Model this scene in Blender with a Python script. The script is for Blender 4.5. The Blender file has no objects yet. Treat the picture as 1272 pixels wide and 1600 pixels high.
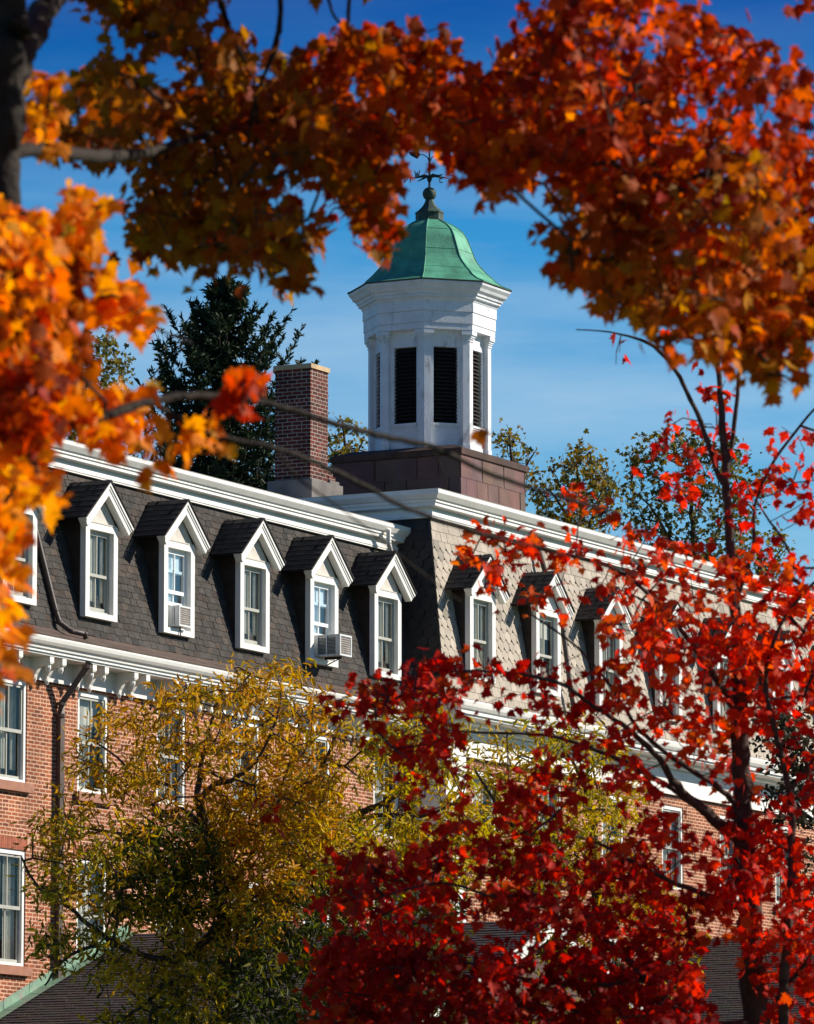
import bpy, math, random
import numpy as np
from mathutils import Vector, Matrix
PI = math.pi
rad = math.radians
# ---------------------------------------------------------------- camera
F_PX, PW, PH, HOR = 8889.0, 1272.0, 1600.0, 2030.0
PITCH = math.atan((HOR - PH / 2) / F_PX)
CAM = np.array([0.0, 0.0, 1.7])
scn = bpy.context.scene
C = scn.collection
cd = bpy.data.cameras.new('camera')
cam = bpy.data.objects.new('camera', cd)
C.objects.link(cam)
cam.location = CAM
cam.rotation_euler = (PI / 2 + PITCH, 0, 0)
cd.sensor_fit = 'VERTICAL'
cd.sensor_height = 36.0
cd.lens = F_PX / PH * 36.0
cd.clip_start = 0.5
cd.clip_end = 4000
cd.dof.use_dof = True
cd.dof.focus_distance = 116.0
cd.dof.aperture_fstop = 7.5
scn.camera = cam
# ---------------------------------------------------------------- sun and sky
SUN_EL, SUN_AZ = rad(30), rad(78)          # azimuth clockwise from +Y
sd = bpy.data.lights.new('sun', 'SUN')
sd.energy = 5.0
sd.angle = rad(0.5)
sd.color = (1.0, 0.92, 0.80)
sun = bpy.data.objects.new('sun', sd)
C.objects.link(sun)
sdir = Vector((math.sin(SUN_AZ) * math.cos(SUN_EL), math.cos(SUN_AZ) * math.cos(SUN_EL), math.sin(SUN_EL)))
sun.rotation_euler = (-sdir).to_track_quat('-Z', 'Y').to_euler()
sun.location = (60, 40, 60)
world = bpy.data.worlds.new('World')
scn.world = world
world.use_nodes = True
nt = world.node_tree
nt.nodes.clear()
N = nt.nodes.new
L = nt.links.new
sky = N('ShaderNodeTexSky')
sky.sky_type = 'NISHITA'
sky.sun_disc = False
sky.sun_elevation = SUN_EL
sky.sun_rotation = SUN_AZ
sky.altitude = 0
sky.air_density = 1.0
sky.dust_density = 0.2
sky.ozone_density = 2.5
tc = N('ShaderNodeTexCoord')
sep = N('ShaderNodeSeparateXYZ')
L(tc.outputs['Generated'], sep.inputs[0])
tint = N('ShaderNodeValToRGB')              # deeper blue with height above the horizon
for k_, (p_, c_) in enumerate(((0.02, (0.14, 0.30, 0.42)), (0.11, (0.46, 0.97, 1.20)), (0.14, (0.44, 0.96, 1.20)), (0.187, (0.16, 0.76, 1.16)), (0.225, (0.004, 0.25, 0.72)), (0.5, (0.02, 0.22, 0.60)))):
    el_ = tint.color_ramp.elements[k_] if k_ < 2 else tint.color_ramp.elements.new(p_)
    el_.position = p_
    el_.color = (*c_, 1)
L(sep.outputs['Z'], tint.inputs[0])
mul = N('ShaderNodeMixRGB')
mul.blend_type = 'MULTIPLY'
mul.inputs[0].default_value = 1.0
L(sky.outputs[0], mul.inputs[1])
L(tint.outputs[0], mul.inputs[2])
mp = N('ShaderNodeMapping')
mp.inputs['Scale'].default_value = (4.0, 1.0, 26.0)
mp.inputs['Rotation'].default_value = (0, 0.10, 0)
L(tc.outputs['Generated'], mp.inputs[0])
nz = N('ShaderNodeTexNoise')
nz.inputs['Scale'].default_value = 2.2
nz.inputs['Detail'].default_value = 6
nz.inputs['Roughness'].default_value = 0.55
L(mp.outputs[0], nz.inputs['Vector'])
cr = N('ShaderNodeValToRGB')
cr.color_ramp.elements[0].position = 0.36
cr.color_ramp.elements[0].color = (0, 0, 0, 1)
cr.color_ramp.elements[1].position = 0.82
cr.color_ramp.elements[1].color = (0.75, 0.75, 0.75, 1)
L(nz.outputs['Fac'], cr.inputs[0])
cmix = N('ShaderNodeMixRGB')
cmix.inputs[2].default_value = (4.9, 6.5, 8.0, 1)
cfade = N('ShaderNodeMapRange')            # wisps thin out higher up
cfade.inputs[1].default_value = 0.17
cfade.inputs[2].default_value = 0.215
cfade.inputs[3].default_value = 1.0
cfade.inputs[4].default_value = 0.12
L(sep.outputs['Z'], cfade.inputs[0])
cmul = N('ShaderNodeMath')
cmul.operation = 'MULTIPLY'
L(cr.outputs[0], cmul.inputs[0])
L(cfade.outputs[0], cmul.inputs[1])
L(cmul.outputs[0], cmix.inputs[0])
L(mul.outputs[0], cmix.inputs[1])
bg = N('ShaderNodeBackground')
bg.inputs['Strength'].default_value = 0.08
L(cmix.outputs[0], bg.inputs['Color'])
wo = N('ShaderNodeOutputWorld')
L(bg.outputs[0], wo.inputs[0])
scn.view_settings.view_transform = 'Standard'
scn.view_settings.look = 'None'
scn.view_settings.gamma = 1.0
scn.view_settings.exposure = 0.4
scn.render.engine = 'CYCLES'
scn.cycles.transparent_max_bounces = 12
scn.cycles.max_bounces = 6

# ---------------------------------------------------------------- places
FWD = np.array([0, math.cos(PITCH), math.sin(PITCH)])
UPV = np.array([0, -math.sin(PITCH), math.cos(PITCH)])


def wp(px, py, dist):
    """a point at a distance along the photograph's line of sight"""
    return CAM + dist * (np.array([(px - PW / 2) / F_PX, 0, 0]) + FWD - (py - PH / 2) / F_PX * UPV)


PHI = rad(27.6)
D1 = np.array([math.sin(PHI), math.cos(PHI), 0])
NV = np.array([math.cos(PHI), -math.sin(PHI), 0])
ORG = wp(0, 1222, 103.4)
ORG[2] = 0
BROT = math.atan2(D1[1], D1[0])


def bw(u, w, z):
    """building coordinates to world"""
    return ORG + u * D1 + w * NV + np.array([0, 0, z])


# ---------------------------------------------------------------- materials
MATS = {}


def mat(name, col, rough=0.7, noise=0.15, nscale=3.0, bump=0.0, bscale=20.0, spec=0.3, metal=0.0, attr=False, dirt=None):
    m = bpy.data.materials.new(name)
    m.use_nodes = True
    t = m.node_tree
    b = t.nodes['Principled BSDF']
    b.inputs['Roughness'].default_value = rough
    b.inputs['Specular IOR Level'].default_value = spec
    b.inputs['Metallic'].default_value = metal
    co = t.nodes.new('ShaderNodeTexCoord')
    n1 = t.nodes.new('ShaderNodeTexNoise')
    n1.inputs['Scale'].default_value = nscale
    n1.inputs['Detail'].default_value = 5
    t.links.new(co.outputs['Object'], n1.inputs['Vector'])
    rp = t.nodes.new('ShaderNodeMapRange')
    rp.inputs[1].default_value = 0.3
    rp.inputs[2].default_value = 0.7
    rp.inputs[3].default_value = 1 - noise
    rp.inputs[4].default_value = 1 + noise
    t.links.new(n1.outputs['Fac'], rp.inputs[0])
    mx = t.nodes.new('ShaderNodeMixRGB')
    mx.blend_type = 'MULTIPLY'
    mx.inputs[0].default_value = 1
    if attr:
        a = t.nodes.new('ShaderNodeAttribute')
        a.attribute_name = 'col'
        t.links.new(a.outputs['Color'], mx.inputs[1])
    else:
        mx.inputs[1].default_value = (*col, 1)
    t.links.new(rp.outputs[0], mx.inputs[2])
    out = mx.outputs[0]
    if dirt:
        n2 = t.nodes.new('ShaderNodeTexNoise')
        n2.inputs['Scale'].default_value = dirt[1]
        n2.inputs['Detail'].default_value = 8
        n2.inputs['Roughness'].default_value = 0.7
        mpp = t.nodes.new('ShaderNodeMapping')
        mpp.inputs['Scale'].default_value = dirt[3] if len(dirt) > 3 else (1, 1, 1)
        t.links.new(co.outputs['Object'], mpp.inputs[0])
        t.links.new(mpp.outputs[0], n2.inputs['Vector'])
        r2 = t.nodes.new('ShaderNodeMapRange')
        r2.inputs[1].default_value = dirt[2]
        r2.inputs[2].default_value = dirt[2] + 0.15
        t.links.new(n2.outputs['Fac'], r2.inputs[0])
        m2 = t.nodes.new('ShaderNodeMixRGB')
        t.links.new(r2.outputs[0], m2.inputs[0])
        t.links.new(out, m2.inputs[1])
        m2.inputs[2].default_value = (*dirt[0], 1)
        out = m2.outputs[0]
    t.links.new(out, b.inputs['Base Color'])
    if bump:
        n3 = t.nodes.new('ShaderNodeTexNoise')
        n3.inputs['Scale'].default_value = bscale
        n3.inputs['Detail'].default_value = 6
        t.links.new(co.outputs['Object'], n3.inputs['Vector'])
        bp = t.nodes.new('ShaderNodeBump')
        bp.inputs['Strength'].default_value = bump
        bp.inputs['Distance'].default_value = 0.02
        t.links.new(n3.outputs['Fac'], bp.inputs['Height'])
        t.links.new(bp.outputs[0], b.inputs['Normal'])
    MATS[name] = m
    return m


def brick_mat(name, c1, c2, mortar, bw_=0.215, rh=0.072, ms=0.014):
    m = bpy.data.materials.new(name)
    m.use_nodes = True
    t = m.node_tree
    b = t.nodes['Principled BSDF']
    b.inputs['Roughness'].default_value = 0.85
    b.inputs['Specular IOR Level'].default_value = 0.2
    uv = t.nodes.new('ShaderNodeUVMap')
    nd = t.nodes.new('ShaderNodeTexNoise')
    nd.inputs['Scale'].default_value = 9
    nd.inputs['Detail'].default_value = 3
    t.links.new(uv.outputs[0], nd.inputs['Vector'])
    vm = t.nodes.new('ShaderNodeVectorMath')
    vm.operation = 'MULTIPLY_ADD'
    t.links.new(nd.outputs['Color'], vm.inputs[0])
    vm.inputs[1].default_value = (0.02, 0.016, 0)
    t.links.new(uv.outputs[0], vm.inputs[2])
    br = t.nodes.new('ShaderNodeTexBrick')
    br.inputs['Scale'].default_value = 1
    br.inputs['Brick Width'].default_value = bw_
    br.inputs['Row Height'].default_value = rh
    br.inputs['Mortar Size'].default_value = ms
    br.inputs['Mortar Smooth'].default_value = 0.25
    br.inputs['Bias'].default_value = 0.0
    br.squash_frequency = 7
    br.squash = 0.5
    br.inputs['Color1'].default_value = (*c1, 1)
    br.inputs['Color2'].default_value = (*c2, 1)
    br.inputs['Mortar'].default_value = (*mortar, 1)
    t.links.new(vm.outputs[0], br.inputs['Vector'])
    n1 = t.nodes.new('ShaderNodeTexNoise')
    n1.inputs['Scale'].default_value = 1.3
    n1.inputs['Detail'].default_value = 7
    t.links.new(uv.outputs[0], n1.inputs['Vector'])
    rp = t.nodes.new('ShaderNodeMapRange')
    rp.inputs[1].default_value = 0.3
    rp.inputs[2].default_value = 0.7
    rp.inputs[3].default_value = 0.68
    rp.inputs[4].default_value = 1.25
    t.links.new(n1.outputs['Fac'], rp.inputs[0])
    mx = t.nodes.new('ShaderNodeMixRGB')
    mx.blend_type = 'MULTIPLY'
    mx.inputs[0].default_value = 1
    t.links.new(br.outputs['Color'], mx.inputs[1])
    t.links.new(rp.outputs[0], mx.inputs[2])
    t.links.new(mx.outputs[0], b.inputs['Base Color'])
    bp = t.nodes.new('ShaderNodeBump')
    bp.invert = True
    bp.inputs['Strength'].default_value = 0.6
    bp.inputs['Distance'].default_value = 0.01
    t.links.new(br.outputs['Fac'], bp.inputs['Height'])
    t.links.new(bp.outputs[0], b.inputs['Normal'])
    MATS[name] = m
    return m


def leaf_mat(name, trans=0.35, tsat=1.15, rough=0.55):
    m = bpy.data.materials.new(name)
    m.use_nodes = True
    t = m.node_tree
    t.nodes.clear()
    a = t.nodes.new('ShaderNodeAttribute')
    a.attribute_name = 'col'
    co = t.nodes.new('ShaderNodeTexCoord')
    n1 = t.nodes.new('ShaderNodeTexNoise')
    n1.inputs['Scale'].default_value = 60
    n1.inputs['Detail'].default_value = 3
    t.links.new(co.outputs['Object'], n1.inputs['Vector'])
    rp = t.nodes.new('ShaderNodeMapRange')
    rp.inputs[1].default_value = 0.3
    rp.inputs[2].default_value = 0.7
    rp.inputs[3].default_value = 0.75
    rp.inputs[4].default_value = 1.2
    t.links.new(n1.outputs['Fac'], rp.inputs[0])
    mx = t.nodes.new('ShaderNodeMixRGB')
    mx.blend_type = 'MULTIPLY'
    mx.inputs[0].default_value = 1
    t.links.new(a.outputs['Color'], mx.inputs[1])
    t.links.new(rp.outputs[0], mx.inputs[2])
    b = t.nodes.new('ShaderNodeBsdfPrincipled')
    b.inputs['Roughness'].default_value = rough
    b.inputs['Specular IOR Level'].default_value = 0.15
    t.links.new(mx.outputs[0], b.inputs['Base Color'])
    tr = t.nodes.new('ShaderNodeBsdfTranslucent')
    hs = t.nodes.new('ShaderNodeHueSaturation')
    hs.inputs['Saturation'].default_value = tsat
    hs.inputs['Value'].default_value = 1.45
    t.links.new(mx.outputs[0], hs.inputs['Color'])
    t.links.new(hs.outputs[0], tr.inputs['Color'])
    ms = t.nodes.new('ShaderNodeMixShader')
    ms.inputs[0].default_value = trans
    t.links.new(b.outputs[0], ms.inputs[1])
    t.links.new(tr.outputs[0], ms.inputs[2])
    o = t.nodes.new('ShaderNodeOutputMaterial')
    t.links.new(ms.outputs[0], o.inputs[0])
    MATS[name] = m
    return m


def glass_mat(name, tint=(0.86, 0.87, 0.84), refl=0.05):
    m = bpy.data.materials.new(name)
    m.use_nodes = True
    t = m.node_tree
    t.nodes.clear()
    tr = t.nodes.new('ShaderNodeBsdfTransparent')
    tr.inputs[0].default_value = (*tint, 1)
    gl = t.nodes.new('ShaderNodeBsdfGlossy')
    gl.inputs['Roughness'].default_value = 0.04
    gl.inputs[0].default_value = (0.9, 0.95, 1, 1)
    co = t.nodes.new('ShaderNodeTexCoord')
    n1 = t.nodes.new('ShaderNodeTexNoise')
    n1.inputs['Scale'].default_value = 3.5
    t.links.new(co.outputs['Object'], n1.inputs['Vector'])
    bp = t.nodes.new('ShaderNodeBump')
    bp.inputs['Strength'].default_value = 0.15
    bp.inputs['Distance'].default_value = 0.05
    t.links.new(n1.outputs['Fac'], bp.inputs['Height'])
    t.links.new(bp.outputs[0], gl.inputs['Normal'])
    ms = t.nodes.new('ShaderNodeMixShader')
    ms.inputs[0].default_value = refl
    t.links.new(tr.outputs[0], ms.inputs[1])
    t.links.new(gl.outputs[0], ms.inputs[2])
    o = t.nodes.new('ShaderNodeOutputMaterial')
    t.links.new(ms.outputs[0], o.inputs[0])
    MATS[name] = m
    return m


WHITE = mat('white_paint', (0.80, 0.77, 0.71), 0.5, 0.06, 2.5, 0.25, 30, dirt=((0.42, 0.38, 0.32), 5.0, 0.59, (1, 1, 0.4)))
TRIM = mat('white_trim', (0.82, 0.80, 0.75), 0.45, 0.05, 3, 0.15, 30, dirt=((0.5, 0.46, 0.4), 7.0, 0.62, (1, 1, 0.5)))
CUPW = mat('cupola_paint', (0.74, 0.76, 0.78), 0.5, 0.08, 3, 0.3, 25, dirt=((0.40, 0.38, 0.36), 6.0, 0.57, (1, 1, 0.30)))
PEDI = mat('flaking_board', (0.60, 0.56, 0.50), 0.8, 0.12, 6, 0.3, 25, dirt=((0.36, 0.27, 0.20), 9.0, 0.60))
SASH = mat('sash_paint', (0.42, 0.42, 0.37), 0.5, 0.08, 4)
SASHW = mat('sash_white', (0.78, 0.80, 0.80), 0.45, 0.05, 4)
CURT = mat('curtain_cloth', (0.62, 0.62, 0.57), 0.9, 0.12, 6)
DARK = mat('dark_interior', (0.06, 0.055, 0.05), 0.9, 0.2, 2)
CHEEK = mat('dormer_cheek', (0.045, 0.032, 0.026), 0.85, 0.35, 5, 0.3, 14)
SHING = mat('brown_shingle', (0.1, 0.08, 0.07), 0.9, 0.25, 14, 0.35, 60, attr=True)
SLATE = mat('tan_slate', (0.4, 0.36, 0.3), 0.75, 0.12, 9, 0.2, 40, attr=True)
METALB = mat('brown_metal', (0.115, 0.082, 0.066), 0.55, 0.25, 2.5, 0.15, 15)
PIPE = mat('downpipe_metal', (0.08, 0.06, 0.05), 0.5, 0.3, 4, 0.2, 20)
STONE = mat('brownstone', (0.36, 0.17, 0.11), 0.85, 0.18, 5, 0.3, 25)
COPPER = mat('green_copper', (0.09, 0.33, 0.21), 0.6, 0.30, 3.0, 0.3, 18, dirt=((0.05, 0.14, 0.10), 3.5, 0.60, (1, 1, 0.6)))
COPPERD = mat('dark_copper', (0.05, 0.085, 0.065), 0.65, 0.4, 8, 0.3, 30)
IRON = mat('black_iron', (0.02, 0.025, 0.022), 0.6, 0.2, 8)
LOUV = mat('louver_black', (0.014, 0.012, 0.011), 0.7, 0.3, 8)
BASEB = mat('cupola_base_board', (0.20, 0.115, 0.095), 0.75, 0.22, 2.2, 0.25, 18, attr=True)
CONC = mat('grey_render', (0.17, 0.155, 0.145), 0.9, 0.25, 3, 0.5, 18)
CAPST = mat('buff_capstone', (0.52, 0.38, 0.22), 0.85, 0.15, 4, 0.3, 20)
ACP = mat('unit_casing', (0.66, 0.68, 0.68), 0.5, 0.06, 5)
ACG = mat('unit_grille', (0.48, 0.44, 0.40), 0.7, 0.15, 12)
ROOFT = mat('flat_roof_tar', (0.09, 0.085, 0.08), 0.9, 0.2, 1)
BARK = mat('bark', (0.075, 0.052, 0.04), 0.9, 0.45, 12, 0.9, 25)
BARK_SHADE = mat('shaded_bark', (0.026, 0.019, 0.014), 0.9, 0.4, 14, 0.9, 30)  # bark colour lowered to stand in for the crown's shade on the trunk
FLASH = mat('verdigris_flashing', (0.18, 0.30, 0.21), 0.6, 0.25, 5, 0.2, 18, dirt=((0.26, 0.25, 0.21), 3.0, 0.52))
GRASS = mat('lawn', (0.05, 0.085, 0.03), 0.95, 0.35, 0.4, 0.4, 6)
BRICK = brick_mat('red_brick', (0.36, 0.100, 0.040), (0.17, 0.048, 0.028), (0.58, 0.36, 0.235))
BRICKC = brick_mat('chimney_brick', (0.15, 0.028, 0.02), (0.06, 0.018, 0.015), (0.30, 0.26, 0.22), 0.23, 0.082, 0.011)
GLASS = glass_mat('window_glass')
GLASSB = glass_mat('window_glass_blue', (0.84, 0.92, 0.95), 0.16)
LEAF = leaf_mat('maple_leaf', 0.50, 1.2, 0.6)
LEAFY = leaf_mat('small_leaf', 0.35)
LEAFN = leaf_mat('needle', 0.08, 1.0, 0.6)


# ---------------------------------------------------------------- mesh tools
class MB:
    """collects polygons; build() links them as ONE mesh object"""

    def __init__(s):
        s.v = []
        s.f = []
        s.uv = []
        s.col = []
        s.mi = []

    def face(s, pts, uv=None, col=None, mi=0):
        i = len(s.v)
        s.v.extend([tuple(p) for p in pts])
        s.f.append(tuple(range(i, i + len(pts))))
        s.uv.append(uv)
        s.col.extend([col or (1, 1, 1)] * len(pts))
        s.mi.append(mi)

    def box(s, x0, x1, y0, y1, z0, z1, col=None, uvm=None, mi=0):
        p = [(x0, y0, z0), (x1, y0, z0), (x1, y1, z0), (x0, y1, z0), (x0, y0, z1), (x1, y0, z1), (x1, y1, z1), (x0, y1, z1)]
        for q, ax in (((0, 3, 2, 1), 2), ((4, 5, 6, 7), 2), ((0, 1, 5, 4), 1), ((2, 3, 7, 6), 1), ((1, 2, 6, 5), 0), ((3, 0, 4, 7), 0)):
            pts = [p[k] for k in q]
            if ax == 2:
                uv = [(a[0], a[1]) for a in pts]
            elif ax == 1:
                uv = [(a[0], a[2]) for a in pts]
            else:
                uv = [(a[1] + 0.11, a[2]) for a in pts]
            s.face(pts, uv, col, mi)

    def prism(s, poly, ax, a0, a1, col=None):
        """poly 2-D outline extruded along axis ax (0,1,2)"""
        def P(q, a):
            if ax == 0:
                return (a, q[0], q[1])
            if ax == 1:
                return (q[0], a, q[1])
            return (q[0], q[1], a)
        n = len(poly)
        s.face([P(q, a0) for q in poly], None, col)
        s.face([P(q, a1) for q in reversed(poly)], None, col)
        for k in range(n):
            a, b = poly[k], poly[(k + 1) % n]
            s.face([P(a, a0), P(a, a1), P(b, a1), P(b, a0)], None, col)

    def tube(s, pts, rads, n=6, col=None, cap=True):
        pts = [np.array(p, float) for p in pts]
        rings = []
        ref = np.array([0.31, 0.17, 0.93])
        for i, p in enumerate(pts):
            t = pts[min(i + 1, len(pts) - 1)] - pts[max(i - 1, 0)]
            t = t / (np.linalg.norm(t) + 1e-9)
            a = np.cross(t, ref)
            if np.linalg.norm(a) < 0.1:
                a = np.cross(t, np.array([1.0, 0, 0]))
            a /= np.linalg.norm(a)
            b = np.cross(t, a)
            rings.append([p + rads[i] * (math.cos(2 * PI * k / n) * a + math.sin(2 * PI * k / n) * b) for k in range(n)])
        base = len(s.v)
        for r in rings:
            for q in r:
                s.v.append(tuple(q))
                s.col.append(col or (1, 1, 1))
        for i in range(len(rings) - 1):
            for k in range(n):
                k2 = (k + 1) % n
                s.f.append((base + i * n + k, base + i * n + k2, base + (i + 1) * n + k2, base + (i + 1) * n + k))
                s.uv.append(None)
                s.mi.append(0)
        if cap:
            s.f.append(tuple(base + k for k in reversed(range(n))))
            s.f.append(tuple(base + (len(rings) - 1) * n + k for k in range(n)))
            s.uv += [None, None]
            s.mi += [0, 0]

    def build(s, name, m, parent=None, smooth=False, loc=None):
        me = bpy.data.meshes.new(name)
        me.from_pydata(s.v, [], s.f)
        uvl = me.uv_layers.new(name='UVMap')
        flat = []
        for f, uv in zip(s.f, s.uv):
            if uv is None:
                flat.extend([0.0, 0.0] * len(f))
            else:
                for q in uv:
                    flat.extend(q)
        uvl.data.foreach_set('uv', flat)
        at = me.attributes.new('col', 'FLOAT_COLOR', 'POINT')
        at.data.foreach_set('color', [c for q in s.col for c in (*q, 1.0)])
        ms = m if isinstance(m, (list, tuple)) else [m]
        for q in ms:
            me.materials.append(q)
        if len(ms) > 1:
            me.polygons.foreach_set('material_index', s.mi)
        if smooth:
            me.polygons.foreach_set('use_smooth', [True] * len(s.f))
        me.update()
        o = bpy.data.objects.new(name, me)
        C.objects.link(o)
        if parent is not None:
            o.parent = parent
        if loc is not None:
            o.location = loc
        return o


def tag(o, label, cat, group=None):
    o['label'] = label
    o['category'] = cat
    if group:
        o['group'] = group
    return o


def empty(name, loc, rz=0.0):
    o = bpy.data.objects.new(name, None)
    o.empty_display_size = 0.3
    C.objects.link(o)
    o.location = loc
    o.rotation_euler = (0, 0, rz)
    return o


def struct(o):
    o['kind'] = 'structure'
    return o


def copy_part(o, parent, loc=None):
    c = o.copy()
    C.objects.link(c)
    c.parent = parent
    if loc is not None:
        c.location = loc
    for ch in list(o.children):
        copy_part(ch, c)
    return c


def B(u, w, z):      # building-local point: x along the wall, -y outwards
    return (u, -w, z)


def sweep(mb, path, profile, closed=False, col=None, capends=True):
    """profile [(out, z)] swept along a plan path [(u, w)] with mitred corners; out is to the right of travel (+w)"""
    n = len(path)
    mit = []
    for i in range(n):
        def edge(a, b):
            d = np.array(b, float) - np.array(a, float)
            d /= np.linalg.norm(d)
            return np.array([-d[1], d[0]])
        if closed:
            e1, e2 = edge(path[i - 1], path[i]), edge(path[i], path[(i + 1) % n])
        else:
            e1 = edge(path[i - 1], path[i]) if i > 0 else None
            e2 = edge(path[i], path[i + 1]) if i < n - 1 else None
            e1 = e2 if e1 is None else e1
            e2 = e1 if e2 is None else e2
        m = e1 + e2
        m = m / (m @ e1)
        mit.append(m)
    rings = [[(path[i][0] + o * mit[i][0], path[i][1] + o * mit[i][1], z) for o, z in profile] for i in range(n)]
    cum = 0
    for i in range(n if closed else n - 1):
        j = (i + 1) % n
        ln = math.dist(path[i], path[j])
        v = 0
        for k in range(len(profile) - 1):
            dv = math.dist(profile[k], profile[k + 1])
            a, b, c_, d = rings[i][k], rings[j][k], rings[j][k + 1], rings[i][k + 1]
            mb.face([B(*a), B(*b), B(*c_), B(*d)], [(cum, v), (cum + ln, v), (cum + ln, v + dv), (cum, v + dv)], col)
            v += dv
        cum += ln
    if not closed and capends:
        mb.face([B(*q) for q in rings[0]], None, col)
        mb.face([B(*q) for q in reversed(rings[-1])], None, col)


def shingles(mb, P, s0, s1, t0, t1, tw, th, colf, hexa=None, slim=None, rs=None, thick=0.012, ragged=0.0):
    """rows of real shingles; P(s, t, out) gives the point; slim(t) gives the (smin, smax) at slope length t"""
    rows = int(math.ceil((t1 - t0) / th))
    for r in range(rows):
        ta, tb = t0 + r * th, min(t0 + (r + 1) * th + th * 0.15, t1)
        if ta >= t1 - 0.01:
            break
        off = (0.5 * (r % 2)) * tw + rs.uniform(-0.03, 0.03) * tw
        k = -1
        while True:
            a = s0 + off + k * tw + rs.uniform(-0.04, 0.04) * tw
            b = a + tw * 0.965
            k += 1
            if a > s1:
                break
            h = hexa(r) if hexa else False
            dy = rs.uniform(-ragged, ragged) * th
            if h:
                w_ = b - a
                pts = [(a, ta + th * 0.42), (a + w_ * 0.33, ta - th * 0.08), (b - w_ * 0.33, ta - th * 0.08), (b, ta + th * 0.42), (b, tb), (a, tb)]
            else:
                pts = [(a, ta - dy), (b, ta - dy), (b, tb), (a, tb)]
            q = []
            for s_, t_ in pts:
                lo, hi = slim(t_) if slim else (s0, s1)
                q.append((min(max(s_, lo), hi), t_))
            if max(p[0] for p in q) - min(p[0] for p in q) < 0.02:
                continue
            c_ = colf(r)
            def O(t_):
                return thick * (1.0 - (t_ - ta) / max(tb - ta, 1e-3) * 0.9) + 0.004
            ext = rs.uniform(0, 0.35) * thick
            top = [P(s_, t_, O(t_) + ext) for s_, t_ in q]
            mb.face(top, None, c_)
            nb = 4 if h else 2
            for m in range(nb - 1):
                (sa, t_a), (sb, t_b) = q[m], q[m + 1]
                mb.face([P(sa, t_a, 0.0), P(sb, t_b, 0.0), top[m + 1], top[m]], None, c_)
            # side edge
            mb.face([P(q[-1][0], q[-1][1], 0), P(q[0][0], q[0][1], 0), top[0], top[-1]], None, c_)
            mb.face([P(q[nb - 1][0], q[nb - 1][1], 0), P(q[nb][0], q[nb][1], 0), top[nb], top[nb - 1]], None, c_)


rs = random.Random(7)
# ================================================================ ground
g = MB()
g.face([(-900, -300, 0), (900, -300, 0), (900, 1500, 0), (-900, 1500, 0)])
struct(g.build('ground', GRASS))

# ================================================================ the brick building
bld = empty('brick_building', ORG, BROT)
tag(bld, 'long red brick hall with white cornices, dark mansard roof and a white domed cupola', 'building')

U0, UC, U1 = -9.0, 16.1, 46.0      # left end, corner of the forward block, right end
WR = 0.8                          # the right block stands 0.8 m forward
DEPTH = 13.0
DSP = 2.93
win_u = [0.36 + DSP * k for k in range(-3, 5)] + [15.05]
dorm_u = [0.45 + DSP * k for k in range(-3, 5)] + [14.92]
dorm_u[6] = 9.30
rdorm_u = [17.78, 20.9, 24.0, 27.1, 30.2, 33.3, 36.4, 39.5, 42.6]
rwin_u = [u + 0.15 for u in rdorm_u]
rdorm_u = rdorm_u
WZ = [(1.2, 3.3), (4.35, 6.45), (7.70, 9.82), (11.05, 12.94)]
WZR = [(1.0, 3.0), (4.1, 6.2), (7.4, 9.5), (10.75, 12.62)]
WW = 1.12


def wall_with_holes(mb, u0, u1, z0, z1, w, holes, depth=0.14):
    us = sorted(set([u0, u1] + [h[0] for h in holes] + [h[1] for h in holes]))
    zs = sorted(set([z0, z1] + [h[2] for h in holes] + [h[3] for h in holes]))
    for a, b in zip(us, us[1:]):
        for c_, d in zip(zs, zs[1:]):
            m, k = (a + b) / 2, (c_ + d) / 2
            if any(h[0] < m < h[1] and h[2] < k < h[3] for h in holes):
                continue
            mb.face([B(a, w, c_), B(b, w, c_), B(b, w, d), B(a, w, d)], [(a, c_), (b, c_), (b, d), (a, d)])
    for a, b, c_, d in holes:
        i = w - depth
        mb.face([B(a, w, c_), B(a, i, c_), B(a, i, d), B(a, w, d)], [(0, c_), (depth, c_), (depth, d), (0, d)])
        mb.face([B(b, i, c_), B(b, w, c_), B(b, w, d), B(b, i, d)], [(0.1, c_), (0.1 + depth, c_), (0.1 + depth, d), (0.1, d)])
        mb.face([B(a, w, d), B(b, w, d), B(b, i, d), B(a, i, d)], [(a, 0), (b, 0), (b, depth), (a, depth)])
        mb.face([B(a, i, c_), B(b, i, c_), B(b, w, c_), B(a, w, c_)], [(a, 0), (b, 0), (b, depth), (a, depth)])


wl = MB()
holes = [(u - WW / 2, u + WW / 2, z0, z1) for u in win_u for z0, z1 in WZ]
wall_with_holes(wl, U0, UC, 0, 13.02, 0.0, holes)
wl.face([B(U0, 0, 0), B(U0, -DEPTH, 0), B(U0, -DEPTH, 13.5), B(U0, 0, 13.5)], [(0, 0), (DEPTH, 0), (DEPTH, 13.5), (0, 13.5)])
wl.face([B(U0, -DEPTH, 0), B(U1, -DEPTH, 0), B(U1, -DEPTH, 13.5), B(U0, -DEPTH, 13.5)], [(0, 0), (55, 0), (55, 13.5), (0, 13.5)])
wl.build('brick_wall', BRICK, bld)
wr = MB()
holes = [(u - WW / 2, u + WW / 2, z0, z1) for u in rwin_u for z0, z1 in WZR]
wall_with_holes(wr, UC, U1, 0, 12.88, WR, holes)
wr.face([B(UC, 0, 0), B(UC, WR, 0), B(UC, WR, 12.9), B(UC, 0, 12.9)], [(0, 0), (WR, 0), (WR, 12.9), (0, 12.9)])
wr.face([B(U1, WR, 0), B(U1, -DEPTH, 0), B(U1, -DEPTH, 13.5), B(U1, WR, 13.5)], [(0, 0), (14, 0), (14, 13.5), (0, 13.5)])
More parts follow.
